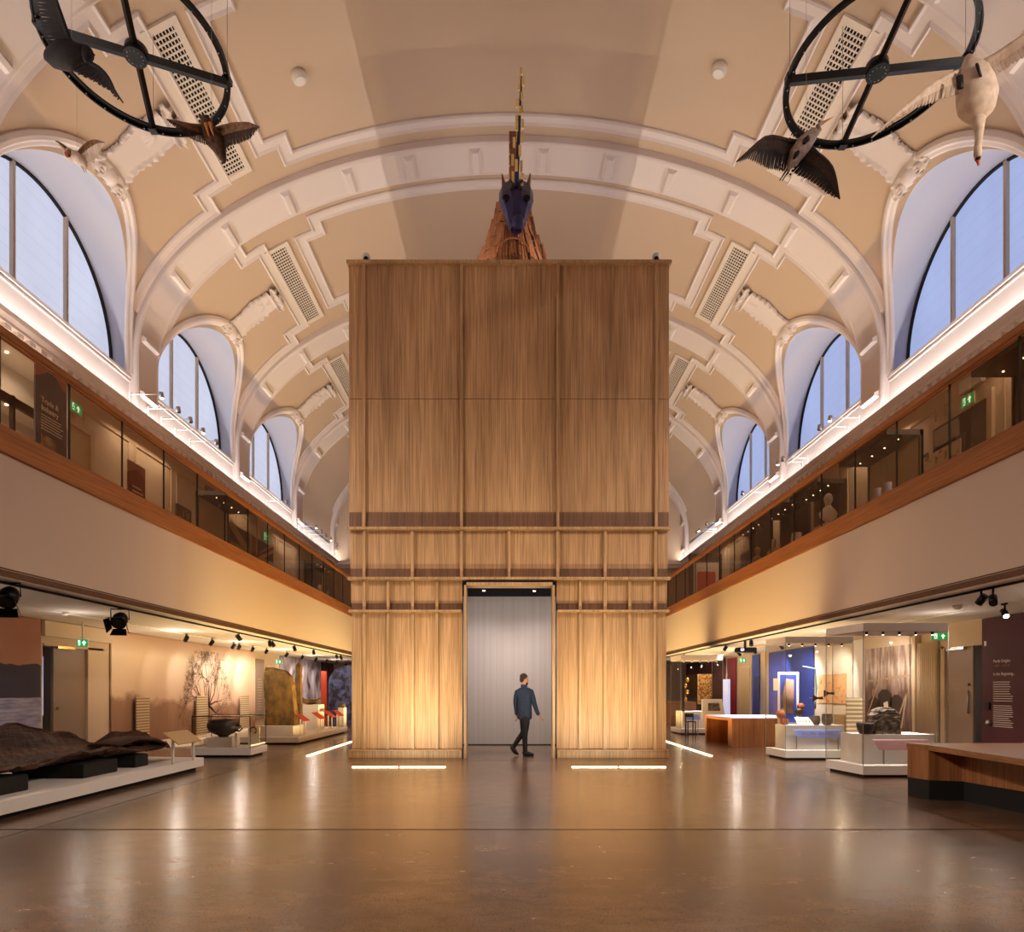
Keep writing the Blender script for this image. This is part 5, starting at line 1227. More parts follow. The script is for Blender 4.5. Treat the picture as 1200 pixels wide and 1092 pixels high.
# ------------------------------------------------------------------ right side: timber counter in the foreground
t = thing('timber_counter', 'large timber counter with black base at the lower right', 'counter', (6.4, 8.0, 0))
MB().prism([(5.48, 9.42), (5.56, 9.06), (5.38, 6.6), (5.2, 4.2), (8.2, 4.2), (8.2, 9.42)], 0.655, 0.725).build('top', 'bench_top', t)
MB().prism([(5.48, 9.4), (5.56, 9.06), (5.93, 8.95), (6.06, 8.0), (6.0, 4.4), (8.1, 4.4), (8.1, 9.4)], 0.26, 0.655).build('body', 'bench_wood', t)
MB().prism([(5.485, 9.4), (5.565, 9.05), (5.95, 8.94), (6.08, 8.0), (6.02, 4.4), (8.1, 4.4), (8.1, 9.4)], 0.0, 0.26).build('base', 'black_matt', t)

# case builder for the three tall right-hand cases
def tallcase(label, x0, x1, y0, y1, skew, zp, hood=(2.44, 2.57)):
    t = thing('tall_glass_case', label, 'display case', ((x0+x1)/2, (y0+y1)/2, 0))
    P4 = lambda e: [(x0+e, y0+e), (x1-e, y0+e), (x1-e, y1-e), (x0-skew+e, y1-e)]
    MB().prism(P4(0), 0.05, 0.2).build('plinth', 'white_matt', t); MB().prism(P4(0.05), 0, 0.05).build('kick', 'black_matt', t)
    MB().prism(P4(0), hood[0], hood[1]).build('hood', 'case_hood', t)
    q = P4(0.0)
    for i in range(4):
        a, b = V(*q[i], 0), V(*q[(i+1) % 4], 0); d = (b-a).normalized(); n = V(d.y, -d.x, 0)*-0.012
        MB().slab([a+V(0, 0, .2), b+V(0, 0, .2), b+V(0, 0, hood[0]), a+V(0, 0, hood[0])], n).build('glass_pane', 'glass', t)
    ed = MB()
    for a in q: ed.box(a[0]-.005, a[0]+.005, a[1]-.005, a[1]+.005, .2, hood[0])
    ed.build('edge_trim', 'steel', t)
    MB().prism([(x0+.12, y0+.28), (x1-.05, y0+.28), (x1-.05, y1-.05), (x0+.12, y1-.05)], 0.2, zp).build('pedestal', 'white_matt', t)
    n = 5; lm = MB(); lens = MB()
    for i in range(n):
        x = x0+.15+(x1-x0-.3)*i/(n-1); lm.cyl((x, y0+.18, hood[0]-.05), (x, y0+.18, hood[0]), .022, 8); lens.cyl((x, y0+.18, hood[0]-.054), (x, y0+.18, hood[0]-.05), .016, 8)
    lm.build('lamp_housings', 'black_metal', t); lens.build('lamp_lenses', 'pin_glow', t)
    area('case_light', ((x0+x1)/2, (y0+y1)/2, hood[0]-.06), (0, 0, -1), (x1-x0)*.8, (y1-y0)*.6, 60, NEUT, 150)
    return t
t1 = tallcase('tall glass case nearest the camera on the right, holding a carved stone and dark bowl', 5.87, 7.28, 11.33, 12.4, 0.12, 0.70)
q = MB(); q.slab([(6.08, 11.42, .62), (7.0, 11.42, .62), (7.05, 11.36, .46), (6.15, 11.36, .46)], (0, .012, .01)); q.build('sloping_label', 'mauve_label', t1)
q = MB(); q.box(6.28, 6.5, 11.366, 11.37, .555, .57); q.box(6.6, 6.85, 11.366, 11.37, .555, .57); q.build('label_print', 'paper', t1)
q = MB(); q.box(6.3, 6.32, 11.5, 11.52, .2, .5); q.build('label_leg', 'steel', t1)
stone('carved_stone', 'grey-brown carved stone block in the nearest tall case', 6.48, 11.8, .70, [(0, -.21, .22), (.18, -.22, .22), (.32, -.21, .21), (.42, -.14, .14), (.46, -.07, .08)], .26, 'stone_dark', seed=8)
q = MB(); q.lathe(6.13, 11.75, [(.05, .70), (.1, .71), (.135, .78), (.15, .86), (.145, .9), (.125, .9), (.13, .85), (.1, .76), (.02, .73)], 20); tag(q.build('dark_bowl', 'cauldron'), 'dark hand-made bowl beside the carved stone in the nearest tall case', 'bowl')
bx(6.02, 6.34, 12.2, 12.22, .70, 1.32).build('striped_panel', 'striped_board', t1)
t2 = tallcase('middle tall glass case on the right with grey pots and bronze blades', 5.74, 7.15, 14.2, 15.1, 0.07, 0.71)
q = MB(); q.slab([(5.95, 14.3, .62), (6.98, 14.3, .62), (7.03, 14.24, .47), (6.02, 14.24, .47)], (0, .012, .01)); q.build('sloping_label', 'blue_label', t2)
q = MB()
for i in range(5): q.box(6.12+i*.17, 6.24+i*.17, 14.252, 14.256, .52, .575)
q.build('label_print', 'pale_lilac', t2)
bx(6.05, 6.07, 14.4, 14.42, .2, .5).box(6.93, 6.95, 14.4, 14.42, .2, .5).build('label_leg', 'steel', t2)
q = MB(); q.slab([(6.12, 14.45, .71), (6.46, 14.45, .71), (6.4, 14.62, .88), (6.1, 14.62, .88)], (0, .012, 0)); tag(q.build('paper_card', 'paper'), 'white sloping card with tiny exhibits in the middle tall case', 'card')
q = MB()
for i in range(4): q.sphere((6.18+i*.065, 14.52, .80), (.012, .008, .018), 6, 4)
tag(q.build('flint_flakes', 'stone_dark'), 'row of tiny dark flints on the white card', 'flints')['kind'] = 'stuff'
def pot(label, x, y, z, r, h, m, name='clay_pot'):
    q = MB(); q.lathe(x, y, [(r*.55, z), (r*.75, z+h*.06), (r, z+h*.45), (r*.98, z+h*.7), (r*.88, z+h*.94), (r*.92, z+h), (r*.78, z+h), (r*.8, z+h*.7), (r*.3, z+h*.2)], 20); return tag(q.build(name, m), label, 'pot')
pot('left of the two grey ribbed pots in the middle tall case', 6.54, 14.6, .71, .105, .2, 'stone_grey'); pot('right of the two grey ribbed pots in the middle tall case', 6.79, 14.6, .71, .11, .24, 'stone_grey')
pot('terracotta pot at the left end of the middle tall case', 5.95, 14.75, .71, .085, .13, 'terracotta'); pot('small dark urn behind the terracotta pot', 6.05, 14.95, .71, .07, .1, 'bronze_dark')
for x, y, z, r, m, lab in ((5.92, 14.9, .93, .1, 'terracotta', 'round reddish vessel raised at the left of the middle tall case'), (6.02, 14.98, 1.0, .07, 'stone_grey', 'pale rounded fragment above the reddish vessel'), (6.3, 14.85, .98, .09, 'bronze_dark', 'dark lumpy bronze hoard piece in the middle tall case'), (6.36, 14.9, 1.1, .08, 'terracotta', 'orange-brown shard standing above the dark hoard piece')):
    tag(MB().sphere((x, y, z), (r, r*.7, r), 10, 7).build('vessel_fragment', m), lab, 'artefact')
    bx(x-.008, x+.008, y-.008, y+.008, .71, z-r*.7).build('exhibit_pin', 'steel', t2)
for x, z, lab in ((6.62, 1.29, 'lower left dark bronze blade hanging in the middle tall case'), (6.86, 1.39, 'upper right dark bronze blade hanging in the middle tall case')):
    q = MB(); q.slab([(x-.12, 14.62, z+.07), (x-.02, 14.62, z+.02), (x+.09, 14.62, z+.03), (x+.1, 14.62, z-.03), (x-.02, 14.62, z-.02), (x-.12, 14.62, z-.08)], (0, .02, 0)); tag(q.build('bronze_axe', 'bronze_dark'), lab, 'blade')
    MB().cyl((x, 14.65, z), (x, 15.06, z), .006, 6).build('exhibit_pin', 'steel', t2)
q = MB(); q.loft([(6.68, 14.9, 1.05), (6.7, 14.9, 1.5), (6.68, 14.9, 1.92), (6.4, 14.9, 1.98)], [.018, .02, .024, .012], 8); tag(q.build('halberd', 'verdigris'), 'tall greenish pole weapon mounted at the back of the middle tall case', 'weapon')
MB().cyl((6.7, 14.92, 1.5), (6.7, 15.06, 1.5), .006, 6).build('exhibit_pin', 'steel', t2)
bx(5.9, 6.36, 15.0, 15.02, .71, 1.86).build('relic_frame', 'paper', t2); bx(5.95, 6.30, 14.985, 15.0, .75, 1.8).build('relic_backing', 'blue_wall', t2)
MB().loft([(6.12, 14.95, .95), (6.1, 14.95, 1.3), (6.14, 14.95, 1.7)], [(.1, .02), (.14, .02), (.09, .02)], 10, up=(0, 1, 0)).build('hide_relic', 'stone_side', t2)
t3 = tallcase('farthest tall glass case on the right, next to the tower', 5.62, 7.0, 22.4, 23.6, 0.05, 0.75, (2.45, 2.62))
bx(6.3, 6.75, 22.8, 22.84, 1.0, 2.0).build('textile_panel', 'textile', t3)
tag(bx(5.75, 5.83, 22.7, 22.78, .75, 2.0).build('dark_figure_stand', 'bronze_dark'), 'slim dark figure stand inside the farthest tall case', 'stand')
q = MB()
for i, z in enumerate((1.15, 1.4, 1.6, 1.8)): q.sphere((5.85+.06*(i % 2), 22.65, z), (.05, .03, .07), 8, 6)
tag(q.build('hanging_pendant', 'brass'), 'string of pale pendants beside the dark stand', 'pendant')
t = thing('screen_lectern', 'white sloping lectern with a dark relief plate before the farthest case', 'lectern', (6.35, 21.5, 0))
q = MB(); q.slab([(6.0, 21.25, 0.5), (6.75, 21.25, 0.5), (6.68, 21.45, 1.18), (6.05, 21.45, 1.18)], (0, .05, 0)); q.build('sloping_face', 'white', t); bx(6.3, 6.6, 21.4, 21.6, 0, .62).build('stand', 'white_matt', t)
q = MB(); q.slab([(6.2, 21.325, 0.82), (6.58, 21.325, 0.82), (6.56, 21.37, 1.05), (6.22, 21.37, 1.05)], (0, -.02, .005)); q.build('relief_plate', 'stone_dark', t)
q = MB(); q.slab([(5.72, 22.3, .66), (6.2, 22.3, .66), (6.22, 22.22, .5), (5.76, 22.22, .5)], (0, .012, .01)); q.box(5.76, 5.78, 22.26, 22.28, 0, .55).box(6.14, 6.16, 22.26, 22.28, 0, .55); tag(q.build('sloping_caption', 'blue_label'), 'blue sloping label in front of the farthest tall case', 'label')
lg_ = thing('black_chair', 'small black chair beside the farthest tall case', 'chair', (5.72, 21.6, 0))
for x in (5.62, 5.86):
    for y in (21.5, 21.8): bx(x-.015, x+.015, y-.015, y+.015, 0, .7 if y > 21.6 else .45).build('leg', 'black', lg_)
bx(5.6, 5.88, 21.48, 21.82, .45, .48).build('seat', 'black', lg_); bx(5.6, 5.88, 21.79, 21.81, .6, .72).build('backrest', 'black', lg_)

# map table
t = thing('map_table', 'timber table with a glowing white projected map top', 'table', (6.5, 18.6, 0))
MB().prism([(5.66, 19.75), (5.74, 17.6), (7.6, 17.5), (7.6, 19.75)], .66, .73).build('top', 'bench_wood', t)
MB().prism([(5.7, 19.7), (5.78, 17.65), (7.55, 17.55), (7.55, 19.7)], .73, .75).build('map_surface', 'table_glow', t)
MB().prism([(5.74, 17.6), (7.6, 17.5), (7.6, 18.0), (5.76, 18.0)], 0, .66).build('front_panel', 'bench_wood', t)
MB().prism([(6.3, 18.0), (7.6, 18.0), (7.6, 19.75), (6.3, 19.75)], 0, .66).build('core', 'bench_wood', t)
MB().prism([(5.66, 19.6), (6.3, 19.6), (6.3, 19.75), (5.66, 19.75)], 0, .66).build('end_panel', 'bench_wood', t)
area('table_projection', (7.0, 19.0, 2.5), (-0.1, -0.1, -1), 0.4, 0.4, 26, (0.8, 0.88, 1.0), 70)
# right wall panels
mp = wpanel('information_board', 'tall maroon wall panel with cream text at the right edge', 'text panel', 1, 11.0, 14.36, 0.02, 2.95, 'maroon', 0.04)
yt = 14.36-0.42
text('title_lettering', 'Perth Origins', (9.936, yt+.08, 2.02), 0.088, (0, -1, 0), (0, 0, 1), 'text_cream', mp)
text('date_lettering', '11000 - 1126 CE', (9.936, yt+.08, 1.93), 0.066, (0, -1, 0), (0, 0, 1), 'banner_pale', mp)
text('title_lettering', 'In the Beginning...', (9.936, yt+.08, 1.76), 0.085, (0, -1, 0), (0, 0, 1), 'text_cream', mp)
plines(mp, 1, 9.936, 13.46, yt+.08, 1.24, 1.62, 9, seed=4, h=.012); plines(mp, 1, 9.936, 13.46, yt+.08, .72, 1.14, 11, seed=5, h=.012)
q = MB(); q.box(9.93, 9.96, 14.22, 14.28, 2.38, 2.48); tag(q.build('wall_sensor', 'white'), 'small white sensor on the maroon panel', 'sensor')
q = MB(); q.box(9.9, 9.96, 14.1, 14.22, 1.05, 1.2); tag(q.build('wall_switch', 'black'), 'black switch box on the maroon panel', 'switch')
q = MB(); q.lathe(9.93, 14.12, [(.05, .74), (.06, .78), (.045, .82), (.02, .84)], 12); q.v = [p-Vector((.02, 0, 0)) for p in q.v]; tag(q.build('door_magnet', 'steel'), 'round door holder on the maroon panel below the switch', 'door holder')
d = thing('door_2', None, 'door', (10.1, 15.9, 0)); struct(d, 'grey-brown exit door leaf in the right wall', 'door')
bx(10.05, 10.1, 14.8, 15.7, 0, 2.42, bev=.005).build('door_leaf', 'grey_door', d)
MB().cyl((10.02, 14.92, .95), (10.02, 14.92, 1.45), .018, 8).build('door_handle', 'steel', d); MB().cyl((10.03, 14.92, 1.58), (10.05, 14.92, 1.58), .03, 12).build('lock_plate', 'black', d)
fr = MB()
for a, b in ((14.36, 14.42), (15.7, 15.85), (16.3, 16.6)): fr.box(10.0, 10.2, a, b, 0, 2.47)
fr.box(10.0, 10.2, 14.44, 16.45, 2.42, 2.47); fr.build('door_frame', 'gallery_wall', d); bx(9.97, 10.04, 15.0, 15.6, 2.36, 2.42).build('door_closer', 'steel', d)
lad = thing('step_ladder', 'orange and yellow step ladder standing in the store behind the right exit door', 'ladder', (11.2, 14.8, 0))
q = MB(); q.loft([(10.75, 14.75, 0), (11.1, 14.95, 2.3)], [(.03, .04)]*2, 4); q.loft([(10.75, 15.15, 0), (11.1, 15.2, 2.3)], [(.03, .04)]*2, 4)
for i in range(7): z = .3*(i+1); q.box(10.76+.045*i, 10.86+.045*i, 14.78, 15.17, z, z+.03)
q.build('front_frame', 'ladder_orange', lad); q = MB(); q.loft([(11.5, 14.8, 0), (11.12, 15.0, 2.3)], [(.02, .03)]*2, 4); q.build('rear_frame', 'ladder_orange', lad)
sh = thing('storage_shelf', 'small black shelf unit with boxes behind the right exit door', 'shelf', (11.9, 15.0, 0))
for z in (.35, .65, .95): bx(11.6, 12.3, 14.3, 15.4, z, z+.03).build('shelf_board', 'paper' if z == .65 else 'walnut', sh)
for y in (14.3, 15.37): bx(11.6, 12.3, y, y+.03, 0, 1.3).build('side_panel', 'walnut', sh)
area('store_light', (11.3, 15.2, 2.85), (0, 0, -1), .5, .5, 5, (0.75, 0.82, 1.0))
area('store_light', (-11.3, 15.7, 2.85), (0, 0, -1), .5, .5, 2, (0.75, 0.82, 1.0))
wpanel('photo_mural', 'large brown photo mural of people with looms behind the nearest tall case', 'mural', 1, 16.75, 19.1, 0.2, 2.6, 'photo_mural_print', 0.03)
pm = bpy.data.objects['photo_mural']; mat('print_dark', (52, 38, 34), .7); mat('print_face', (150, 120, 104), .7); mat('print_beam', (176, 150, 126), .7)
def flat(pts, m, nm, x=9.947): MB().slab([(x, y, z) for y, z in pts], (.001, 0, 0)).build(nm, m, pm)
for yy, zz, k in ((18.1, 1.2, 1.0), (17.55, 1.1, .85), (18.65, 1.05, .8)):
    flat([(yy-.36*k, zz-.55*k), (yy+.36*k, zz-.55*k), (yy+.33*k, zz+.15*k), (yy+.12*k, zz+.28*k), (yy-.12*k, zz+.28*k), (yy-.33*k, zz+.15*k)], 'print_dark', 'printed_figure')
    flat([(yy+.11*k*math.cos(a*PI/6), zz+.42*k+.15*k*math.sin(a*PI/6)) for a in range(12)], 'print_face', 'printed_face', 9.945)
flat([(17.9, .95), (18.1, .9), (18.15, 1.12), (17.95, 1.17)], 'paper', 'printed_paper', 9.944)
for a in ((18.95, .75, 18.4, 1.6), (17.3, .5, 16.95, 1.75), (17.6, .45, 17.0, 1.5), (18.9, 1.68, 16.9, 1.8)):
    flat([(a[0], a[1]), (a[0]+.06, a[1]), (a[2]+.06, a[3]), (a[2], a[3])] if abs(a[1]-a[3]) > .3 else [(a[0], a[1]), (a[2], a[3]), (a[2], a[3]+.06), (a[0], a[1]+.06)], 'print_beam', 'printed_beam', 9.946)
pil = MB()
pil.box(9.93, 9.98, 15.87, 16.6, 0, 2.6); pil.box(9.86, 9.98, 16.6, 16.72, 0, 2.95)
for k in range(9): pil.cyl((9.93, 15.92+.08*k, 0), (9.93, 15.92+.08*k, 2.58), .035, 8)
tag(pil.build('wall_pilaster', 'panel_wall'), 'cream pilaster and ribbed lining between the right exit door and photo mural', 'pilaster')
wp = wpanel('information_board', 'tall white text panel left of the photo mural', 'text panel', 1, 19.2, 20.1, 0.6, 2.6, 'white'); plines(wp, 1, 9.947, 19.3, 19.95, 1.3, 2.0, 14, 'text_lines_pale')
tag(bx(9.6, 9.93, 19.15, 20.2, .0, .75).build('cream_bench', 'flag_cream'), 'low cream box below the tall white text panel', 'box')
wpanel('painted_board', 'white wall panel behind the orange map print', 'wall panel', 1, 19.2, 22.3, 0.1, 2.9, 'white_matt', 0.006, 9.988)
wpanel('map_print', 'orange and red map print on the white wall of the right aisle', 'map', 1, 20.2, 22.0, 1.05, 1.95, 'map_print', 0.03)
wpanel('painted_board', 'deep blue wall panel behind the middle tall case', 'wall panel', 1, 22.35, 26.2, 0.0, 2.9, 'blue_wall', 0.03)
wpanel('information_board', 'small white notice on the deep blue wall', 'notice', 1, 25.3, 25.7, 1.45, 1.9, 'paper', 0.01, 9.945)
wpanel('painted_board', 'narrow crimson wall strip down the right aisle', 'wall panel', 1, 30.0, 31.2, 0.0, 2.9, 'red_wall', 0.03)
wpanel('painted_board', 'narrow navy wall strip beside the far cream door', 'wall panel', 1, 27.2, 28.0, 0.0, 2.9, 'blue_wall', 0.03)
wpanel('mural', 'maroon mural wall at the far right end of the aisle', 'mural', 1, 31.5, 38.4, 0, 2.95, 'maroon_mural', .03)
q = MB(); q.slab([(9.6, 26.5, 0.0), (9.6, 27.0, 0.0), (9.7, 27.0, 2.0), (9.7, 26.5, 2.0)], (.03, 0, 0)); tag(q.build('banner_stand', 'navy'), 'narrow dark blue banner leaning at the end of the blue wall', 'banner')
tag(bx(8.6, 8.7, 26.9, 27.5, 0.0, 1.9).build('lilac_screen', 'screen_glow'), 'pale lilac projection screen beside the red strip', 'screen')
q = bx(7.3, 7.35, 33.0, 36, 0.0, 2.3).build('purple_mural', 'purple_mural'); tag(q, 'purple and orange printed screen at the far end of the right aisle', 'mural')
tag(bx(6.9, 8.2, 30.0, 31.0, 0, .95).build('timber_desk', 'bench_wood'), 'plain timber desk at the far end of the right aisle', 'desk')

# ------------------------------------------------------------------ upper galleries (floor at 5.0)
def gcase(label, side, x0, x1, y0, y1, zt, base=5.55, backm=None):
    t = thing('hooded_case', label, 'display case', (side*(x0+x1)/2, (y0+y1)/2, 5.0), 'gallery display cases')
    bx(side*x0, side*x1, y0, y1, 5.0, base).build('base', 'walnut', t)
    c = MB(); c.box(side*x0, side*x1, y0, y1, zt-.12, zt); c.build('canopy', 'walnut', t)
    e = .012; 
    for a, b, c_, d in ((x0, x1, y0, y0+e), (x0, x0+e, y0, y1), (x0, x1, y1-e, y1)): bx(side*a, side*b, c_, d, base, zt-.12).build('glass_pane', 'glass', t)
    bx(side*(x1-.05), side*x1, y0, y1, base, zt-.12).build('back_panel', backm or 'walnut', t)
    fr = MB()
    for y in (y0, y1-.05): fr.box(side*(x1-.08), side*x1, y, y+.05, 5.0, zt)
    fr.build('frame_posts', 'walnut', t); q = MB()
    for i in range(4): y = y0+(y1-y0)*(i+.5)/4; q.cyl((side*(x0+x1)/2, y, zt-.13), (side*(x0+x1)/2, y, zt-.12), .018, 8)
    q.build('lamp_lenses', 'pin_glow', t); return t
gcase('dark hooded case at the right edge of the right gallery', 1, 8.2, 9.0, 10.2, 12.13, 7.13)
g2 = gcase('dark hooded case with a framed print in the right gallery, left of the doorway', 1, 8.2, 9.0, 14.84, 17.0, 7.13, backm='panel_wall')
fp = thing('framed_print', 'framed print of figures hanging in the right gallery beside the doorway', 'picture', (9.9, 15.6, 5.8)); bx(9.93, 9.98, 14.9, 16.6, 5.75, 7.1).build('frame', 'walnut', fp); bx(9.91, 9.93, 15.0, 16.5, 5.85, 7.0).build('print', 'old_print', fp)
gcase('dark hooded case sheltering a white bust in the right gallery', 1, 8.2, 9.0, 18.2, 20.0, 7.1)
gcase('deep dark case beside two pale vessels in the right gallery', 1, 8.2, 9.1, 20.6, 22.8, 7.25)
gcase('slim dark case just before the far exit sign of the right gallery', 1, 8.2, 9.0, 23.3, 25.4, 7.3)
def bust(label, x, y, z, k=1.0, m='white'):
    t = thing('bust', label, 'bust', (x, y, z)); q = MB(); q.lathe(x, y, [(.14*k, z), (.15*k, z+.04*k), (.07*k, z+.08*k), (.06*k, z+.14*k)], 16); q.build('socle', m, t)
    q = MB(); q.loft([(x, y, z+.12*k), (x, y, z+.2*k), (x, y, z+.3*k), (x, y, z+.4*k), (x, y, z+.48*k)], [(.08*k, .07*k), (.2*k, .11*k), (.23*k, .12*k), (.15*k, .1*k), (.065*k, .065*k)], 14, up=(0, 1, 0)); q.build('shoulders', m, t)
    q = MB(); q.loft([(x, y, z+.46*k), (x, y, z+.54*k), (x, y-.01, z+.6*k), (x, y-.01, z+.68*k), (x, y, z+.75*k), (x, y, z+.79*k)], [(.06*k, .06*k), (.065*k, .07*k), (.09*k, .11*k), (.1*k, .115*k), (.075*k, .085*k), (.02*k, .02*k)], 14, up=(0, 1, 0)); q.sphere((x-.02*k, y-.12*k, z+.62*k), (.02*k, .03*k, .03*k), 8, 6); q.build('head', m, t); return t
bust('white marble bust near the balustrade of the right gallery', 7.75, 16.6, 5.45, 1.0)
tag(bx(7.5, 8.0, 16.35, 16.85, 5.0, 5.45).build('bust_plinth', 'gallery_wall'), 'plinth under the white marble bust', 'plinth')
bust('pale bust between two dark cases in the right gallery', 7.7, 19.9, 5.2, .85, 'paper'); tag(bx(7.5, 7.9, 19.7, 20.1, 5.0, 5.2).build('bust_plinth', 'walnut'), 'dark plinth under the pale bust', 'plinth')
pot('tall cream jar beyond the pale bust in the right gallery', 7.7, 18.3, 5.25, .14, .42, 'paper', 'cream_jar'); tag(bx(7.5, 7.9, 18.1, 18.5, 5.0, 5.25).build('jar_plinth', 'walnut'), 'dark plinth under the tall cream jar', 'plinth')
bust('cream ceramic head near the far exit of the right gallery', 7.7, 21.2, 5.2, .9, 'flag_cream'); tag(bx(7.5, 7.9, 21.0, 21.4, 5.0, 5.2).build('bust_plinth', 'walnut'), 'dark plinth under the cream ceramic head', 'plinth')
for x, y, lab in ((7.6, 13.7, 'glass jug standing near the framed print'), (7.6, 14.1, 'shorter glass tumbler beside the glass jug')):
    q = MB(); q.lathe(x, y, [(.09, 5.3), (.11, 5.4), (.06, 5.52), (.07, 5.62)], 14); tag(q.build('glass_vessel', 'pale_lilac'), lab, 'vessel')
tag(bx(7.4, 7.8, 13.4, 14.4, 5.0, 5.3).build('low_stand', 'walnut'), 'low stand carrying two glass vessels in the right gallery', 'stand')
# right gallery doorway
d = thing('door_5', None, 'door', (10, 15, 5)); struct(d, 'dark double doorway in the right gallery wall', 'door')
D0, D1 = 14.2, 16.0
bx(9.96, 10.0, D0, D1, 5.0, 7.55).build('door_opening', 'walnut', d); fr = MB(); fr.box(9.92, 10.0, D0-.15, D0, 5, 7.7); fr.box(9.92, 10, D1, D1+.15, 5, 7.7); fr.box(9.92, 10, D0, D1, 7.55, 7.7); fr.build('door_frame', 'gallery_wall', d)
bx(9.93, 9.96, D0+.9, D1-.02, 5.0, 7.5).build('door_leaf', 'grey_door', d)
exitsign('green exit sign above the doorway in the right gallery', (9.9, 14.75, 7.72), 1, .42, .24, face=True)
exitsign('small green exit sign at the far end of the right gallery', (9.9, 27.0, 7.6), 1, .6, .36, face=True)
d = thing('door_6', None, 'door', (10, 28, 5)); struct(d, 'dark doorway at the far end of the right gallery', 'door'); bx(9.95, 10, 27.6, 29.4, 5, 7.3).build('door_opening', 'walnut', d)
fp = thing('framed_picture', 'dark framed red picture at the far end of the right gallery', 'picture', (8.5, 30.5, 5)); bx(8.0, 9.4, 30.2, 30.5, 5.0, 7.5).build('frame', 'walnut', fp); bx(8.15, 9.25, 30.17, 30.2, 5.6, 7.1).build('mount', 'paper', fp); bx(8.3, 9.1, 30.15, 30.17, 5.7, 6.7).build('picture', 'red_label', fp)
wpanel('white_device', 'white wall unit above the right gallery doorway', 'wall unit', 1, 14.3, 15.0, 7.95, 8.2, 'white', .1)
wpanel('notice', 'brown framed text panel on the right gallery wall', 'notice', 1, 17.6, 18.6, 6.1, 7.5, 'walnut', .05)
wpanel('open_cabinet', 'open cabinet with blue and brown exhibits at the right edge of the gallery', 'cabinet', 1, 11.2, 12.9, 5.6, 7.2, 'photo_print', .06)
# left gallery
cb = thing('wall_cabinet', 'large lit white wall cabinet with dark frame at the left edge of the gallery', 'cabinet', (-9.6, 13, 5.0))
q = MB(); q.box(-9.9, -9.95, 11.6, 14.25, 5.0, 7.85); q.build('back_panel', 'white', cb)
for z in (5.0, 6.86, 7.85): bx(-9.2, -9.9, 11.6, 14.25, z, z+.03).build('shelf', 'white', cb)
bx(-9.2, -9.9, 14.22, 14.26, 5.0, 7.85).build('side_panel', 'white', cb)
fr = MB(); fr.box(-9.16, -9.24, 14.0, 14.12, 5, 7.88); fr.box(-9.16, -9.24, 11.6, 14.1, 6.72, 6.88); fr.box(-9.16, -9.24, 12.6, 12.66, 5, 6.9); fr.build('dark_frame', 'walnut', cb)
for z in (6.84, 7.83): MB().cyl((-9.5, 12.9, z), (-9.5, 12.9, z+.02), .03).build('lamp', 'pin_glow', cb)
area('cabinet_light', (-9.5, 12.9, 7.8), (0, 0, -1), .4, 2.0, 12, WARMW, 140); area('cabinet_light', (-9.5, 12.9, 6.8), (0, 0, -1), .4, 2.0, 8, WARMW, 140)
def banner(label, side, x, y0, y1, z0, z1, peak, m, m2, title, sz):
    t = thing('text_banner', label, 'banner', (side*x, (y0+y1)/2, 5.0)); zc = z1-peak*.75
    MB().slab([(side*x, y0, z0), (side*x, y1, z0), (side*x, y1, zc), (side*x, y0+(y1-y0)*.5, z1-.12), (side*x, y0, zc)], (-side*-.03, 0, 0)).build('panel', m, t)
    MB().slab([(side*(x-.002), y0, zc), (side*(x-.002), y0+(y1-y0)*.5, z1-.12), (side*(x-.002), y1, zc), (side*(x-.002), y1, z1), (side*(x-.002), y0, z1)], (side*.03, 0, 0)).build('pale_corner', m2, t)
    for q in (y0+.1, y1-.1): bx(side*(x+.02), side*(x+.05), q-.02, q+.02, 5.0, z1).build('post', 'black_metal', t)
    return t
bn = banner('tall grey banner headed Trade & Industry by the left gallery cabinet', -1, 8.4, 12.1, 12.95, 5.35, 7.42, .5, 'banner_grey', 'banner_pale', '', 1)
text('title_lettering', 'Trade &\nIndustry', (-8.365, 12.2, 6.62), .14, (0, 1, 0), (0, 0, 1), 'text_cream', bn)
plines(bn, -1, 8.37, 12.2, 12.85, 6.15, 6.4, 6, seed=7, h=.013); bx(-8.37, -8.366, 12.2, 12.6, 5.75, 6.05).build('picture', 'photo_print', bn)
bn = banner('smaller dark red banner on the left gallery', -1, 8.4, 15.05, 15.75, 5.2, 6.55, .35, 'banner_red', 'banner_pale', '', 1); plines(bn, -1, 8.37, 15.15, 15.6, 5.6, 6.0, 5, seed=8, h=.025)
d = thing('door_7', None, 'door', (-10, 15.7, 5)); struct(d, 'cream door in the left gallery wall', 'door')
bx(-9.96, -10, 15.25, 16.2, 5, 7.5).build('door_leaf', 'cream_door', d); fr = MB(); fr.box(-9.93, -10, 15.1, 15.25, 5, 7.65); fr.box(-9.93, -10, 16.2, 16.35, 5, 7.65); fr.box(-9.93, -10, 15.25, 16.2, 7.5, 7.65); fr.build('door_frame', 'gallery_wall', d)
exitsign('green exit sign above the cream door in the left gallery', (-9.9, 15.6, 7.9), -1, .42, .24, face=True)
exitsign('small green exit sign at the far end of the left gallery', (-9.9, 27.8, 7.7), -1, .6, .4, face=True)
d = thing('door_8', None, 'door', (-10, 28.8, 5)); struct(d, 'cream door at the far end of the left gallery', 'door'); bx(-9.95, -10, 28.2, 29.9, 5, 7.4).build('door_leaf', 'cream_door', d)
fp = thing('framed_portrait', 'dark framed portrait on the left gallery wall', 'picture', (-9.9, 20.8, 5.8)); bx(-9.92, -9.98, 20.4, 21.3, 5.7, 7.05).build('frame', 'walnut', fp); bx(-9.9, -9.92, 20.5, 21.2, 5.8, 6.95).build('picture', 'portrait_print', fp)
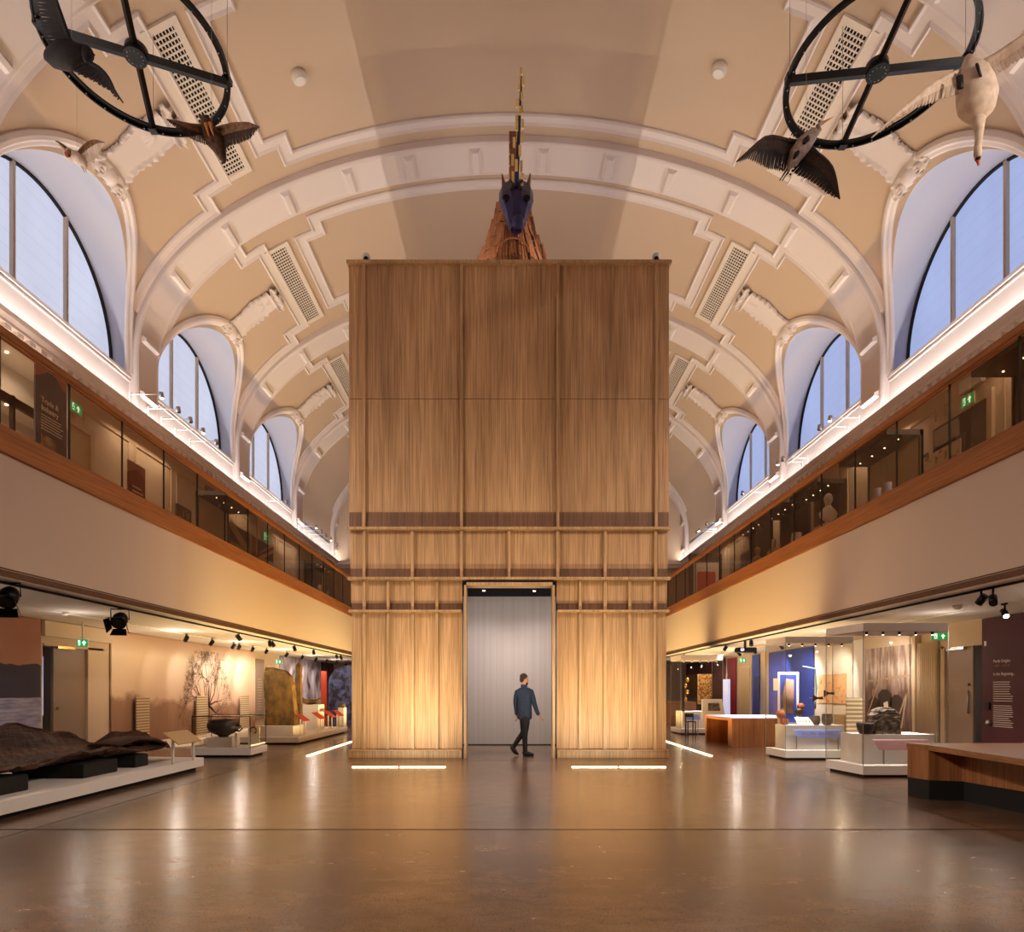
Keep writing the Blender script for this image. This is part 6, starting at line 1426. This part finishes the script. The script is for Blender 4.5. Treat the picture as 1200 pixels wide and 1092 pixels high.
wpanel('wall_vent', 'grey-brown wall grille above the hooded case of the left gallery', 'vent', -1, 22.4, 24.2, 7.3, 8.2, 'grey_door', .03)
gcase('dark hooded case with stools in the left gallery', -1, 8.2, 9.2, 20.0, 22.2, 7.3, 5.25, 'panel_wall')
st = thing('stool', 'small round dark stool inside the left gallery hooded case', 'stool', (-8.6, 20.6, 5.25)); MB().lathe(-8.6, 20.6, [(.17, 5.6), (.19, 5.63), (.18, 5.68)], 16).build('seat', 'walnut', st)
for k in range(3): a = 2.1*k; MB().cyl((-8.6+.14*math.cos(a), 20.6+.14*math.sin(a), 5.25), (-8.6+.08*math.cos(a), 20.6+.08*math.sin(a), 5.6), .02, 6).build('leg', 'walnut', st)
# large faded flag hung along the gallery
fl = thing('union_flag', 'large faded union flag hung along the left gallery', 'flag', (-9.2, 24.6, 5.2)); a, b, z0, z1 = 22.5, 26.6, 5.2, 7.0
bx(-9.2, -9.23, a, b, z0, z1).build('field', 'flag_dark', fl); q = MB(); x = -9.198
for yy in (a+.1, b-.1): bx(-9.24, -9.27, yy-.02, yy+.02, 5.0, z1).build('post', 'black_metal', fl)
def bar(p, r, w): 
    d = (V(0, r[0], r[1])-V(0, p[0], p[1])); n = V(0, -d.z, d.y).normalized()*w; return [V(x, *p)-n, V(x, *p)+n, V(x, *r)+n, V(x, *r)-n]
mY, mZ = (a+b)/2, (z0+z1)/2; q.slab(bar((a, z0), (b, z1), .16), (.004, 0, 0)); q.slab(bar((a, z1), (b, z0), .16), (.004, 0, 0)); q.box(x, x+.006, mY-.34, mY+.34, z0, z1); q.box(x, x+.006, a, b, mZ-.3, mZ+.3); q.build('cream_crosses', 'flag_cream', fl)
q = MB(); q.box(x+.006, x+.009, mY-.2, mY+.2, z0, z1); q.box(x+.006, x+.009, a, b, mZ-.17, mZ+.17); x = -9.193; q.slab(bar((a, z0), (mY-.3, mZ-.25), .06), (.003, 0, 0)); q.slab(bar((b, z1), (mY+.3, mZ+.25), .06), (.003, 0, 0)); q.build('red_cross', 'flag_red', fl)
fp = thing('framed_painting', 'small wooden framed painting far along the left gallery', 'picture', (-9.95, 34, 5.5)); bx(-9.93, -9.98, 33.2, 34.9, 5.55, 7.3).build('frame', 'oak_rail', fp); bx(-9.91, -9.93, 33.4, 34.7, 5.75, 7.1).build('painting', 'verdigris', fp)
q = MB()
for i in range(9): q.loft([(-9.0, 33.6+.14*i, 5.0), (-9.0, 33.6+.14*i, 7.9)], .09, 8)
tag(q.build('brown_curtain', 'curtain_brown'), 'long brown curtain far along the left gallery', 'curtain')
gcase('dark hooded case full of white figures at the far end of the left gallery', -1, 8.2, 9.2, 30.6, 33.2, 7.3)
for i, (y, z, lab) in enumerate(((31.0, .9, 'leftmost'), (31.6, .6, 'middle'), (32.3, .75, 'rightmost'))): bust('white plaster figure in the far left gallery case, %s of three' % lab, -8.6, y, 5.56, z)
# unseen area fills added under the cornices to brighten the galleries
for s_ in (-1, 1):
    for y in (12.5, 18.5, 24.5, 30.5): area('gallery_fill_light', (s_*9.76, y, 8.33), (-s_*0.6, 0, -1), .12, 3.0, 62, WARMW, 160)
